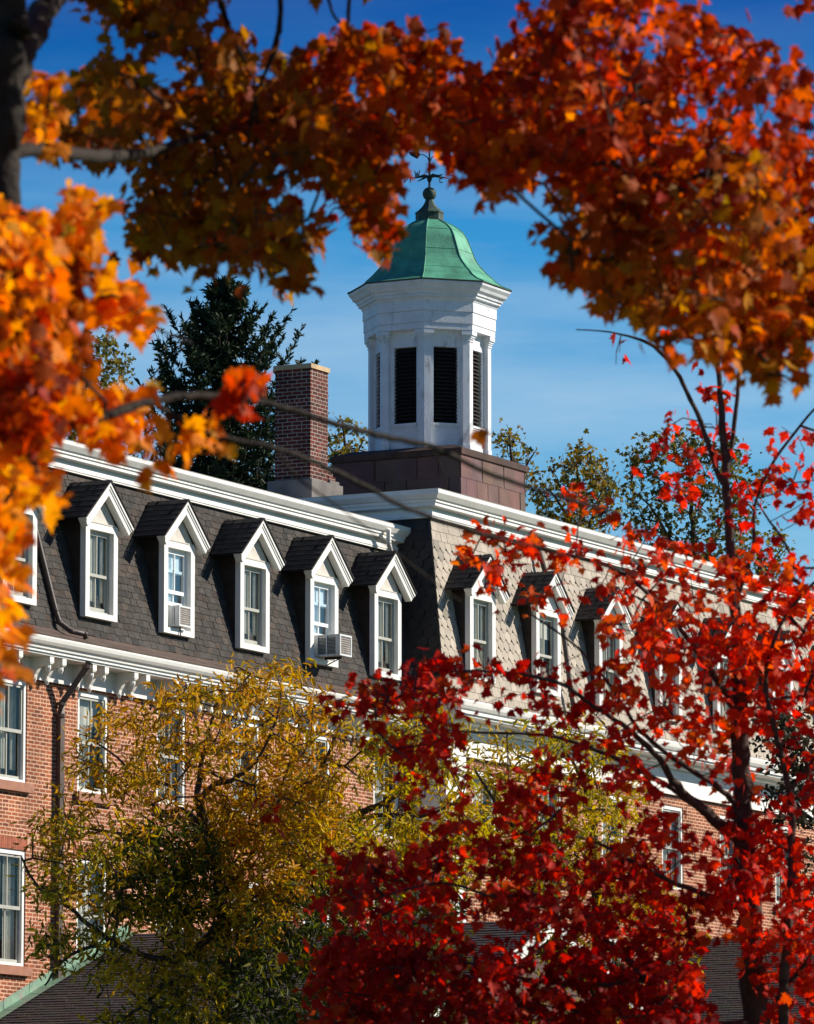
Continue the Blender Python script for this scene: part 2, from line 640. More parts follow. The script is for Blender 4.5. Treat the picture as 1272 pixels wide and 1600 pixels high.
wr.build('brick_wall', BRICK, bld)

# corner pilaster of the forward block
p = MB()
p.box(UC - 0.06, UC + 0.85, -(WR + 0.07), -(WR - 0.002), 0.0, 12.86)
p.box(UC - 0.06, UC - 0.001, -(WR - 0.003), -0.02, 0.0, 12.86)
p.box(UC - 0.10, UC + 0.90, -(WR + 0.11), -(WR + 0.072), 12.45, 12.60)
p.build('corner_pilaster', TRIM, bld)


# ---------------------------------------------------------------- windows of the brick storeys
def sash(mb, a, b, z0, z1, w, st=0.05, d=0.035, mun=True):
    mb.box(a, a + st, -w, -(w - d), z0, z1)
    mb.box(b - st, b, -w, -(w - d), z0, z1)
    mb.box(a + st, b - st, -w, -(w - d), z0, z0 + st * 1.3)
    mb.box(a + st, b - st, -w, -(w - d), z1 - st, z1)
    if mun:
        m = (a + b) / 2
        mb.box(m - 0.013, m + 0.013, -w + 0.004, -(w - d + 0.004), z0 + st * 1.3, z1 - st)


def curtain_mesh(kind, hw, h, r):
    """cloth behind the panes, x along the wall"""
    m = MB()
    def cloth(a, b, z0, z1):
        n = 26
        xs = [a + (b - a) * k / n for k in range(n + 1)]
        ys = [0.018 * math.sin(k * 1.9 + a * 9) + 0.01 * math.sin(k * 0.7) for k in range(n + 1)]
        for k in range(n):
            m.face([(xs[k], ys[k], z0), (xs[k + 1], ys[k + 1], z0), (xs[k + 1], ys[k + 1], z1), (xs[k], ys[k], z1)])
    if kind == 0:
        cloth(-hw, -hw * 0.05, 0.02, h)
        cloth(hw * 0.25, hw, 0.02, h)
    elif kind == 1:
        cloth(-hw, hw * 0.2, h * 0.12, h)
        cloth(hw * 0.62, hw, h * 0.12, h)
    elif kind == 2:
        cloth(-hw, hw, h * 0.22, h)
    else:
        cloth(-hw, hw * 0.3, 0.05, h)
        m.box(-hw, hw, -0.005, 0.005, h * 0.72, h)
    return m


def brick_window(h, kind):
    """window with its outer face at y=0, sill at z=0, centred on x=0"""
    hw = WW / 2
    f = MB()
    t = 0.085
    f.box(-hw + 0.002, -hw + t, 0.02, 0.12, 0.0, h)
    f.box(hw - t, hw - 0.002, 0.02, 0.12, 0.0, h)
    f.box(-hw + t, hw - t, 0.02, 0.12, h - t, h - 0.002)
    f.box(-hw + t, hw - t, 0.0, 0.12, 0.0, 0.06)
    o = f.build('window', TRIM, bld)
    mid = h * 0.50
    s1 = MB()
    sash(s1, -hw + t, hw - t, mid - 0.03, h - t, -0.045)
    s1.build('sash', SASH, o)
    s2 = MB()
    sash(s2, -hw + t, hw - t, 0.06, mid + 0.02, -0.085)
    s2.build('sash', SASH, o)
    g1 = MB()
    g1.face([(-hw + t, 0.065, mid), (hw - t, 0.065, mid), (hw - t, 0.065, h - t), (-hw + t, 0.065, h - t)])
    g1.face([(-hw + t, 0.105, 0.06), (hw - t, 0.105, 0.06), (hw - t, 0.105, mid), (-hw + t, 0.105, mid)])
    g1.build('pane', GLASS, o)
    c_ = curtain_mesh(kind, hw - t, h - t - 0.05, rs).build('curtain', CURT, o)
    c_.location = (0, 0.20, 0.04)
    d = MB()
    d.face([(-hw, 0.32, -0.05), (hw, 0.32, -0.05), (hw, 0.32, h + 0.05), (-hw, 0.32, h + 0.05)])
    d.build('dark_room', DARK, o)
    sl = MB()
    sl.box(-hw - 0.10, hw + 0.10, -0.11, 0.13, -0.17, -0.002)
    sl.build('sill', STONE, o)
    return o


protos = {}
for side, us, zz, w in (('l', win_u, WZ, 0.0), ('r', rwin_u, WZR, WR)):
    for j, (z0, z1) in enumerate(zz):
        for i, u in enumerate(us):
            kind = (i * 2 + j) % 4
            key = (round(z1 - z0, 2), kind)
            loc = (u, -w, z0)
            if key not in protos:
                protos[key] = brick_window(z1 - z0, kind)
                protos[key].location = loc
            else:
                copy_part(protos[key], bld, loc)

# soldier-course lintels over the lower windows of the left wing
lt = MB()
for u in win_u:
    for z0, z1 in WZ[:3]:
        lt.box(u - WW / 2 - 0.12, u + WW / 2 + 0.12, -0.008, 0.01, z1 + 0.002, z1 + 0.245, (0.58, 0.36, 0.235))
        x = u - WW / 2 - 0.12
        while x < u + WW / 2 + 0.05:
            lt.box(x, x + 0.058, -0.012, 0.01, z1 + 0.003, z1 + 0.24, (lambda k: (0.36 * k, 0.10 * k, 0.05 * k))(rs.uniform(0.7, 1.1)))
            x += 0.072
lt.build('brick_lintels', mat('lintel_brick', (0.3, 0.09, 0.05), 0.85, 0.25, 8, attr=True), bld)
# belt of moulding at the eaves: left wing
EAVE = [(0.0, 13.38), (0.52, 13.38), (0.52, 13.42), (0.56, 13.42), (0.56, 13.47), (0.60, 13.48), (0.61, 13.53), (0.66, 13.55), (0.70, 13.60), (0.72, 13.66), (0.72, 13.69), (0.60, 13.70), (0.0, 13.74)]
e = MB()
sweep(e, [(U0, 0.0), (UC - 0.08, 0.0)], EAVE)
e.build('eaves_cornice', TRIM, bld)
fr = MB()
fr.box(U0, UC - 0.07, -0.06, -0.001, 13.02, 13.379)
fr.box(U0, UC - 0.07, -0.09, -0.061, 12.99, 13.06)
fr.build('frieze', WHITE, bld)
gt = MB()
sweep(gt, [(U0, 0.0), (UC - 0.08, 0.0)], [(0.55, 13.705), (0.69, 13.705), (0.70, 13.73), (0.66, 13.76), (0.50, 13.80), (0.20, 13.90), (0.045, 14.00), (0.0, 14.0)])
gt.build('gutter_apron', METALB, bld)
# paired scroll brackets
br = MB()
prof = [(0.0, 13.379), (0.50, 13.379), (0.50, 13.24), (0.46, 13.235), (0.455, 13.19), (0.43, 13.12), (0.41, 13.19), (0.37, 13.23), (0.30, 13.22), (0.24, 13.17), (0.20, 13.10), (0.17, 13.06), (0.16, 13.02), (0.12, 12.95), (0.09, 13.0), (0.065, 13.05)]
for yz in (0,):
    br.prism([(-a, b) for a, b in prof], 0, -0.05, 0.05)
    br.box(-0.07, 0.07, -0.51, -0.40, 13.26, 13.37)
    br.tube([B(0, 0.43, 13.22), B(0, 0.43, 13.16), B(0, 0.43, 13.10)], [0.045, 0.052, 0.02], 8)
    br.tube([B(0, 0.135, 13.02), B(0, 0.135, 12.97), B(0, 0.135, 12.91)], [0.03, 0.045, 0.015], 8)
bo = br.build('bracket', WHITE, bld)
bus = []
for k in range(-6, 11):
    c0 = 0.95 + 1.53 * k
    bus += [c0, c0 + 0.44]
bus = [u for u in bus if U0 + 0.2 < u < UC - 0.3]
bo.location = (bus[0], 0, 0)
for u in bus[1:]:
    copy_part(bo, bld, (u, 0, 0))

# eaves and tall frieze: right block, wrapping the corner
RPATH = [(UC, 0.0), (UC, WR), (U1, WR)]
RPATH = [(UC, -0.02), (UC, WR), (U1, WR)]
e = MB()
sweep(e, RPATH, [(0.06, 13.44), (0.16, 13.45), (0.18, 13.50), (0.26, 13.52), (0.30, 13.58), (0.55, 13.60), (0.55, 13.64), (0.60, 13.65), (0.60, 13.72), (0.64, 13.74), (0.68, 13.80), (0.70, 13.88), (0.70, 13.92), (0.0, 13.96)])
e.build('eaves_cornice', TRIM, bld)
fr = MB()
sweep(fr, RPATH, [(0.002, 12.86), (0.09, 12.86), (0.09, 12.92), (0.05, 12.93), (0.05, 13.02), (0.03, 13.03), (0.03, 13.445), (0.0, 13.445)])
fr.build('frieze', WHITE, bld)
ap = MB()
sweep(ap, RPATH, [(0.60, 13.93), (0.62, 13.95), (0.35, 14.0), (0.06, 14.05), (0.02, 14.05)])
ap.build('gutter_apron', mat('pale_apron', (0.34, 0.28, 0.23), 0.8, 0.2, 4), bld)

# ---------------------------------------------------------------- mansard, left wing
SL = 0.225
ZL0, ZL1 = 13.99, 17.25
WL0 = 0.05


def PL(s_, t_, o):
    k = math.hypot(1, SL)
    z = ZL0 + t_ / k
    w = WL0 - SL * (z - ZL0)
    return B(s_, w + o / k, z + o * SL / k)


TL = (ZL1 - ZL0) * math.hypot(1, SL)
m = MB()
m.face([PL(U0, 0, -0.01), PL(UC + 1.0, 0, -0.01), PL(UC + 1.0, TL, -0.01), PL(U0, TL, -0.01)], None, (0.03, 0.025, 0.02))


def brownc(r):
    k = rs.uniform(0.66, 1.30)
    q = rs.random()
    c_ = (0.056, 0.049, 0.043)
    if q > 0.82:
        c_ = (0.064, 0.049, 0.040)
    elif q < 0.12:
        c_ = (0.044, 0.042, 0.040)
    return tuple(x * k for x in c_)


shingles(m, PL, U0, UC + 0.95, 0.0, TL, 0.235, 0.135, brownc, slim=lambda t: (U0, UC + 0.12 + SL * t), rs=rs, thick=0.014, ragged=0.11)
m.build('mansard_shingles', SHING, bld)

# ---------------------------------------------------------------- mansard, right block (tan slates; dark slates on the return)
ZR0, ZR1 = 14.04, 17.95
SR = 0.185
TR = (ZR1 - ZR0) * math.hypot(1, SR)


def PR(s_, t_, o):
    k = math.hypot(1, SR)
    z = ZR0 + t_ / k
    return B(s_, WR + 0.02 - SR * (z - ZR0) + o / k, z + o * SR / k)


def PQ(s_, t_, o):      # return face; s runs backwards from the corner
    k = math.hypot(1, SR)
    z = ZR0 + t_ / k
    return B(UC - 0.02 + SR * (z - ZR0) - o / k, s_, z + o * SR / k)


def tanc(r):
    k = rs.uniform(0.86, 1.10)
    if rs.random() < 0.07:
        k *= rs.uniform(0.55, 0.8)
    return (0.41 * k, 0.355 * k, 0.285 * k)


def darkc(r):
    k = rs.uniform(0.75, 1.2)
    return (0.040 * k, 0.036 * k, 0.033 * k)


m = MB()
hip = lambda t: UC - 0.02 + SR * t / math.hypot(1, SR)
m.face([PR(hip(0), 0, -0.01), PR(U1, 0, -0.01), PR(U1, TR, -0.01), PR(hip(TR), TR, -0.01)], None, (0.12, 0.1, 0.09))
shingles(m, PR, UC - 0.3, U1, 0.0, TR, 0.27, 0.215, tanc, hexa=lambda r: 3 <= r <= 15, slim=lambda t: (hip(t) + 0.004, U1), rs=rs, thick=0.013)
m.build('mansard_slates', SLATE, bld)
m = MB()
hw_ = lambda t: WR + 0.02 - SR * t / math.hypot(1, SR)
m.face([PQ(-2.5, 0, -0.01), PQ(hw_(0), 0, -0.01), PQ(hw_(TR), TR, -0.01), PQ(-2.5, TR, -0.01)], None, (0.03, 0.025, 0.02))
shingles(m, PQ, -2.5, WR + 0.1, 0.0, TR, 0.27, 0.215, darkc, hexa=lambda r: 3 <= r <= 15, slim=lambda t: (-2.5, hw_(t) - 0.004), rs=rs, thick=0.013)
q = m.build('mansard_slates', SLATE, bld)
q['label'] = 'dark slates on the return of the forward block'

# ---------------------------------------------------------------- crowning cornices
CROWN = [(-0.03, 0.0), (0.10, 0.0), (0.10, 0.03), (0.115, 0.035), (0.115, 0.125), (0.07, 0.13), (0.07, 0.175), (0.10, 0.20), (0.22, 0.215), (0.24, 0.22), (0.24, 0.29), (0.27, 0.295), (0.27, 0.35), (0.31, 0.36), (0.36, 0.43), (0.38, 0.46), (0.38, 0.53), (0.39, 0.545), (-0.3, 0.57)]
c_ = MB()
wt = WL0 - SL * (ZL1 - ZL0)
sweep(c_, [(U0, wt), (UC + 0.62, wt)], [(a, ZL1 - 0.07 + b * 0.95) for a, b in CROWN])
c_.build('crown_cornice', TRIM, bld)
c_ = MB()
uq, wq = hip(TR), hw_(TR)
sweep(c_, [(uq, -6.0), (uq, wq), (U1, wq)], [(a * 1.12, ZR1 - 0.06 + b * 1.02) for a, b in CROWN])
c_.build('crown_cornice', TRIM, bld)
rf = MB()
zt = ZL1 + 0.42
rf.face([B(U0, wt - 0.2, zt), B(UC + 1.0, wt - 0.2, zt), B(UC + 1.0, -DEPTH, zt), B(U0, -DEPTH, zt)])
rf.face([B(U0, wt, 13), B(U0, -DEPTH, 13), B(U0, -DEPTH, zt), B(U0, wt, zt)])
rf.face([B(U0, -DEPTH, 13), B(U1, -DEPTH, 13), B(U1, -DEPTH, zt), B(U0, -DEPTH, zt)])
zr = ZR1 + 0.46
rf.face([B(uq, wq - 0.2, zr), B(U1, wq - 0.2, zr), B(U1, -DEPTH, zr), B(uq, -DEPTH, zr)])
rf.face([B(uq, -DEPTH, zt), B(uq, wt, zt), B(uq, wt, zr), B(uq, -DEPTH, zr)])
rf.face([B(uq, -DEPTH, zt - 0.3), B(U1, -DEPTH, zt - 0.3), B(U1, -DEPTH, zr), B(uq, -DEPTH, zr)])
rf.face([B(U1, WR, 13), B(U1, -DEPTH, 13), B(U1, -DEPTH, zr), B(U1, wq, zr)])
rf.build('flat_roof', ROOFT, bld)


# ---------------------------------------------------------------- dormers
def dormer(kind, slope, back, h=1.79, W=1.18, pedc=PEDI, unit=False, roofk=1.0):
    """front face at y=0, sill at z=0, centred on x=0; kind picks curtains; unit: lower sash raised"""
    hw = W / 2
    f = MB()                       # front boards
    t = 0.15
    f.box(-hw, -hw + t, 0, 0.12, 0.0, h)
    f.box(hw - t, hw, 0, 0.12, 0.0, h)
    f.box(-hw + t, hw - t, 0, 0.12, h - 0.13, h)
    f.box(-hw + t, hw - t, 0, 0.12, 0.0, 0.11)
    o = f.build('dormer', TRIM, bld)
    ck = MB()                      # cheeks running back into the slope
    bk = back
    for sx in (-1, 1):
        x = sx * (hw - 0.02)
        xo = sx * (hw - 0.05)
        pts0 = [(x, 0.121, 0.02), (x, 0.16, 0.02), (x, bk + slope * h, h + 0.05), (x, 0.121, h + 0.05)]
        ck.face(pts0)
        ck.face([(xo, a[1], a[2]) for a in pts0])
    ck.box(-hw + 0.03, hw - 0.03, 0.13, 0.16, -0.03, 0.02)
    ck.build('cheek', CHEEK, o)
    # roof
    oh, fq = 0.31, 0.18
    ze, za = h + 0.03, h + 0.83
    xe = hw + oh
    yb = lambda z: bk + slope * (z + 0.12)
    r_ = MB()
    nrow = 7
    for sx in (-1, 1):
        for k in range(nrow):
            a, b = k / nrow, (k + 1) / nrow
            xa, xb = sx * xe * (1 - a), sx * xe * (1 - b)
            z_a, z_b = ze + (za - ze) * a, ze + (za - ze) * b
            nseg = 5
            y0 = -fq - 0.02
            for s_ in range(nseg):
                ya = y0 + (yb(z_a) + 0.15 - y0) * (s_ / nseg) + (rs.uniform(-0.05, 0.05) if s_ else 0)
                yc = y0 + (yb(z_a) + 0.15 - y0) * ((s_ + 1) / nseg)
                kc = rs.uniform(0.7, 1.25)
                cc = (0.052 * kc, 0.046 * kc, 0.042 * kc)
                n_out = 0.03
                r_.face([(xa, ya, z_a + n_out), (xa, yc, z_a + n_out), (xb, yc, z_b + 0.012), (xb, ya, z_b + 0.012)], None, cc)
            r_.face([(xa, y0, z_a), (xa, yb(z_a) + 0.15, z_a), (xa, yb(z_a) + 0.15, z_a + 0.03), (xa, y0, z_a + 0.03)], None, (0.02, 0.018, 0.016))
        r_.face([(sx * xe, y0, ze - 0.02), (0, y0, za - 0.02), (0, y0, za + 0.015), (sx * xe, y0, ze + 0.03)], None, (0.03, 0.026, 0.023))
        # underside
        r_.face([(sx * xe, 0.0, ze - 0.02), (sx * xe, yb(ze) + 0.1, ze - 0.02), (0, yb(za) + 0.1, za - 0.02), (0, 0.0, za - 0.02)], None, (0.05, 0.035, 0.03))
    r_.build('dormer_roof', SHING, o)
    bb = MB()                      # raking bargeboards with a stepped moulding
    dx, dz = xe, (za - ze)
    ln = math.hypot(dx, dz)
    nx, nz_ = -dz / ln, -dx / ln       # towards the inside of the gable for the right side (mirrored below)
    for sx in (-1, 1):
        for d0, d1_, y0, y1 in ((0.022, 0.075, -fq, 0.0), (0.075, 0.12, -fq + 0.02, 0.0), (0.12, 0.215, -fq + 0.035, 0.0)):
            q = []
            for dd in (d0, d1_):
                q.append(((xe + nx * dd + 0.0), ze + nz_ * dd))
                q.append((0.0, za + nz_ * dd / (dx / ln) * 0 - dd * ln / dx))
            # eave end, apex outer, apex inner, eave end inner
            poly = [(sx * q[0][0], q[0][1]), (0, q[1][1]), (0, q[3][1]), (sx * (q[2][0]), q[2][1])]
            bb.prism(poly, 1, y0, y1)
    bb.build('bargeboard', TRIM, o)
    pd = MB()
    zc = za - 0.2
    pd.face([(-hw + 0.02, 0.03, h), (hw - 0.02, 0.03, h), (0, 0.03, zc)])
    pd.box(-hw + 0.06, hw - 0.06, -0.012, 0.02, h + 0.001, h + 0.022)
    pd.build('pediment', pedc, o)
    # window
    a, b = -hw + t, hw - t
    rv = MB()
    rv.box(a + 0.001, a + 0.035, 0.10, 0.15, 0.11, h - 0.13)
    rv.box(b - 0.035, b - 0.001, 0.10, 0.15, 0.11, h - 0.13)
    rv.box(a + 0.035, b - 0.035, 0.10, 0.15, h - 0.17, h - 0.131)
    rv.box(a + 0.035, b - 0.035, 0.09, 0.15, 0.10, 0.15)
    rv.build('window_frame', TRIM if unit else SASH, o)
    a += 0.035
    b -= 0.035
    top = h - 0.17
    mid = h * 0.46
    sm = SASHW if unit else SASH
    lift = 0.42 if unit else 0.0
    s1 = MB()
    sash(s1, a, b, mid - 0.03, top, -0.105, 0.055 if unit else 0.045)
    s1.build('sash', sm, o)
    s2 = MB()
    sash(s2, a, b, 0.15 + lift, mid + 0.02 + lift, -0.135, 0.055)
    s2.build('sash', sm, o)
    gm = GLASSB if unit else GLASS
    g1 = MB()
    g1.face([(a, 0.122, mid), (b, 0.122, mid), (b, 0.122, top), (a, 0.122, top)])
    g1.face([(a, 0.152, 0.15 + lift), (b, 0.152, 0.15 + lift), (b, 0.152, mid), (a, 0.152, mid)])
    g1.build('pane', gm, o)
    cu = curtain_mesh(kind, (b - a) / 2, top - 0.2, rs).build('curtain', SASHW if unit else CURT, o)
    cu.location = (0, 0.19, 0.17)
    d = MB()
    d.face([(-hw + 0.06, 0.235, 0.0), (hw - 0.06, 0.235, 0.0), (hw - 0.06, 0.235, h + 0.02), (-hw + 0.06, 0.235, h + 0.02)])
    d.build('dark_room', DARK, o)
    return o


ldz = 14.345
WF = 0.11
first = {}
for i, u in enumerate(dorm_u):
    unit = abs(u - 6.31) < 0.1 or abs(u - 12.17) < 0.1
    kind = 3 if unit else (i * 3 + 1) % 3
    key = (unit, kind)
    loc = (u, -WF, ldz)
    if key not in first:
        first[key] = dormer(kind, SL, 0.13, unit=unit)
        first[key].location = loc
    else:
        copy_part(first[key], bld, loc)
first = {}
for i, u in enumerate(rdorm_u):
    kind = (i * 2 + 1) % 4
    if kind not in first:
        first[kind] = dormer(kind, SR, 0.13, h=1.82, pedc=TRIM)
        first[kind].location = (u, -(WR + 0.05), 14.53)
    else:
        copy_part(first[kind], bld, (u, -(WR + 0.05), 14.53))

# window air-conditioning units
def ac_unit(u, proj, z, label, wid=0.50, hh=0.40):
    o = empty('air_conditioner', bw(u, WF + 0.02, ldz + z), BROT)
    tag(o, label, 'air conditioner', 'air conditioners in dormer windows')
    b = MB()
    x0, x1 = -wid / 2, wid / 2
    y0, y1 = -proj, 0.14
    # casing with side louvres cut as recesses
    b.box(x0, x1, y0 + 0.02, y1, 0, 0.025)
    b.box(x0, x1, y0 + 0.02, y1, hh - 0.025, hh)
    b.box(x0 + 0.03, x1 - 0.03, y0 + 0.08, y1, 0.025, hh - 0.025)
    b.box(x0, x0 + 0.029, y0 + 0.02, y0 + 0.09, 0.026, hh - 0.026)
    b.box(x0, x0 + 0.029, y1 - 0.10, y1, 0.026, hh - 0.026)
    b.box(x0, x0 + 0.029, (y0 + y1) / 2 - 0.012, (y0 + y1) / 2 + 0.012, 0.026, hh - 0.026)
    b.box(x1 - 0.029, x1, y0 + 0.02, y1, 0.026, hh - 0.026)
    b.build('casing', ACP, o)
    l_ = MB()
    k = 0
    while 0.05 + k * 0.028 < hh - 0.05:
        z_ = 0.045 + k * 0.028
        l_.box(x0 + 0.010, x0 + 0.028, y0 + 0.095, y1 - 0.105, z_, z_ + 0.010)
        k += 1
    l_.build('side_louvres', IRON, o)
    gr = MB()
    gr.box(x0, x1, y0 - 0.012, y0 + 0.019, 0.0, 0.035)
    gr.box(x0, x1, y0 - 0.012, y0 + 0.019, hh - 0.035, hh)
    gr.box(x0, x0 + 0.035, y0 - 0.012, y0 + 0.019, 0.036, hh - 0.036)
    gr.box(x1 - 0.035, x1, y0 - 0.012, y0 + 0.019, 0.036, hh - 0.036)
    gr.build('rear_frame', ACP, o)
    gg = MB()
    gg.box(x0 + 0.036, x1 - 0.036, y0 + 0.012, y0 + 0.018, 0.036, hh - 0.036, (0.2, 0.17, 0.15))
    for k in range(1, 9):
        x = x0 + 0.036 + (wid - 0.072) * k / 9
        gg.box(x - 0.006, x + 0.006, y0 - 0.004, y0 + 0.011, 0.037, hh - 0.037)
    for k in range(1, 8):
        z_ = 0.036 + (hh - 0.072) * k / 8
        gg.box(x0 + 0.037, x1 - 0.037, y0 - 0.009, y0 - 0.0045, z_ - 0.005, z_ + 0.005)
    gg.build('rear_grille', ACG, o)
    s_ = MB()
    s_.box(-0.03, 0.03, y0 + 0.10, 0.0, -0.05, -0.002)
    s_.tube([(0, y0 + 0.1, -0.03), (0, -0.01, -0.17)], [0.012, 0.012], 6)
    s_.build('support_bracket', IRON, o)


ac_unit(6.31, 0.10, 0.15, 'weathered air conditioner sitting back inside the second dormer window from the left', 0.46, 0.40)
ac_unit(12.17, 0.46, 0.15, 'white air conditioner with pale grid sticking well out of the fourth dormer window', 0.50, 0.43)

# ---------------------------------------------------------------- downpipes
def downpipe(pts, r=0.055, m=PIPE, name='downpipe', sq=False):
    d = MB()
    d.tube([B(*p_) for p_ in pts], [r] * len(pts), 4 if sq else 10)
    for p_ in pts[1:-1]:
        q = B(*p_)
        d.tube([(q[0], q[1], q[2] - 0.03), (q[0], q[1], q[2] + 0.03)], [r * 1.18] * 2, 8)
    return d.build(name, m, bld, smooth=not sq)


def onL(u, z, o=0.07):
    return (u, WL0 - SL * (z - ZL0) + o, z)


downpipe([onL(1.48, 17.35), onL(1.50, 17.1), onL(1.82, 14.35), onL(1.84, 14.12, 0.10), (1.98, 0.30, 13.96), (2.25, 0.42, 13.93), (2.28, 0.44, 13.84)])
downpipe([(2.18, 0.58, 13.38), (2.14, 0.54, 13.30), (1.98, 0.10, 12.62), (1.97, 0.09, 12.4), (1.97, 0.09, 6.0), (1.97, 0.09, 0.1)], 0.075, METALB, sq=True)
downpipe([(21.55, WR - 0.55, 17.9), (21.75, WR - 0.02, 16.0), (21.9, WR + 0.10, 14.6), (21.92, WR + 0.2, 14.1)], 0.055)
downpipe([(15.72, -0.30, 17.55), (15.86, -0.38, 17.3), (16.2, -0.42, 16.9)], 0.05, TRIM)
downpipe([(15.95, 0.12, 14.3), (15.93, 0.62, 13.9), (15.92, 0.60, 13.3), (15.98, 0.12, 12.7), (15.98, 0.10, 0.2)], 0.06, PIPE)

# ---------------------------------------------------------------- chimney
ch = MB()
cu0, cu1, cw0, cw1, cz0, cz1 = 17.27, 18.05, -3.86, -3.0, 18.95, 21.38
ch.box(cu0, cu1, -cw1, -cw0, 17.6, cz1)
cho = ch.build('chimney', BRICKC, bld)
cp = MB()
cp.box(cu0 - 0.035, cu1 + 0.035, -cw1 - 0.035, -cw0 + 0.035, cz1, cz1 + 0.10)
cp.box(cu0 + 0.15, cu1 - 0.15, -cw1 + 0.15, -cw0 - 0.15, cz1 + 0.10, cz1 + 0.13)
cp.build('chimney_cap', CAPST, cho)
cb = MB()
cb.box(cu0 - 0.12, cu1 + 0.50, -cw1 - 0.10, -cw0 + 0.12, 17.6, 18.98)
cb.box(cu1 + 0.003, cu1 + 0.42, -cw1 - 0.05, -cw1 + 0.5, 18.981, 19.06)
cb.build('chimney_base', CONC, cho)
bk_ = MB()
for k, (x_, wd, z_) in enumerate([(cu1 + 0.004, 0.30, 19.061), (cu1 + 0.004, 0.24, 19.15), (cu1 + 0.004, 0.20, 19.24), (cu1 + 0.004, 0.12, 19.33), (cu1 + 0.004, 0.06, 19.42)]):
    bk_.box(x_, x_ + wd, -cw1 - 0.02 + 0.03 * k, -cw1 + 0.35, z_, z_ + 0.086)
bk_.build('crumbling_brick', BRICKC, cho)

# ---------------------------------------------------------------- cupola
CU, CW = 21.92, -2.55
HB = 1.56                                     # half side of the square base
base = MB()
base.box(CU - HB + 0.01, CU + HB - 0.01, -CW - HB + 0.01, -CW + HB - 0.01, 18.2, 19.80, (0.11, 0.06, 0.05))
# rectangular boards on the two sides in view and the others
for side in range(4):
    def PB(s_, t_, o, side=side):
        d = HB + o
        x, y = {0: (s_, -d), 1: (d, s_), 2: (-s_, d), 3: (-d, -s_)}[side]
        return (CU + x, -CW + y, 18.3 + t_)
    k3 = side in (2, 3)
    shingles(base, PB, -HB, HB, 0.0, 1.50, 0.52, 0.50, lambda r: tuple(q * rs.uniform(0.85, 1.12) for q in (0.145, 0.082, 0.070)), slim=lambda t: (-HB, HB), rs=rs, thick=0.012)
cup = base.build('cupola', BASEB, bld)
bt = MB()
sq = [(CU - HB, CW - HB), (CU - HB, CW + HB), (CU + HB, CW + HB), (CU + HB, CW - HB)]
sweep(bt, sq, [(0.0, 19.78), (0.05, 19.80), (0.06, 19.86), (0.07, 19.93), (0.0, 19.95), (-0.30, 20.06), (-0.6, 20.10)], closed=True)
bt.build('base_skirt', mat('skirt_board', (0.08, 0.045, 0.036), 0.7, 0.3, 3, 0.2, 15), cup)


def octa(R, off=22.5):
    # clockwise so that "out" is outwards in (u, w)
    return [(CU + R * math.cos(rad(off - 45 * k)), CW + R * math.sin(rad(off - 45 * k))) for k in range(8)]


def octring(mb, prof, col=None):
    """prof [(R, z)] of circumradii"""
    rings = [[(CU + R * math.cos(rad(22.5 + 45 * k)), CW + R * math.sin(rad(22.5 + 45 * k)), z) for k in range(8)] for R, z in prof]
    for a, b in zip(rings, rings[1:]):
        for k in range(8):
            j = (k + 1) % 8
            mb.face([B(*a[k]), B(*a[j]), B(*b[j]), B(*b[k])], None, col)


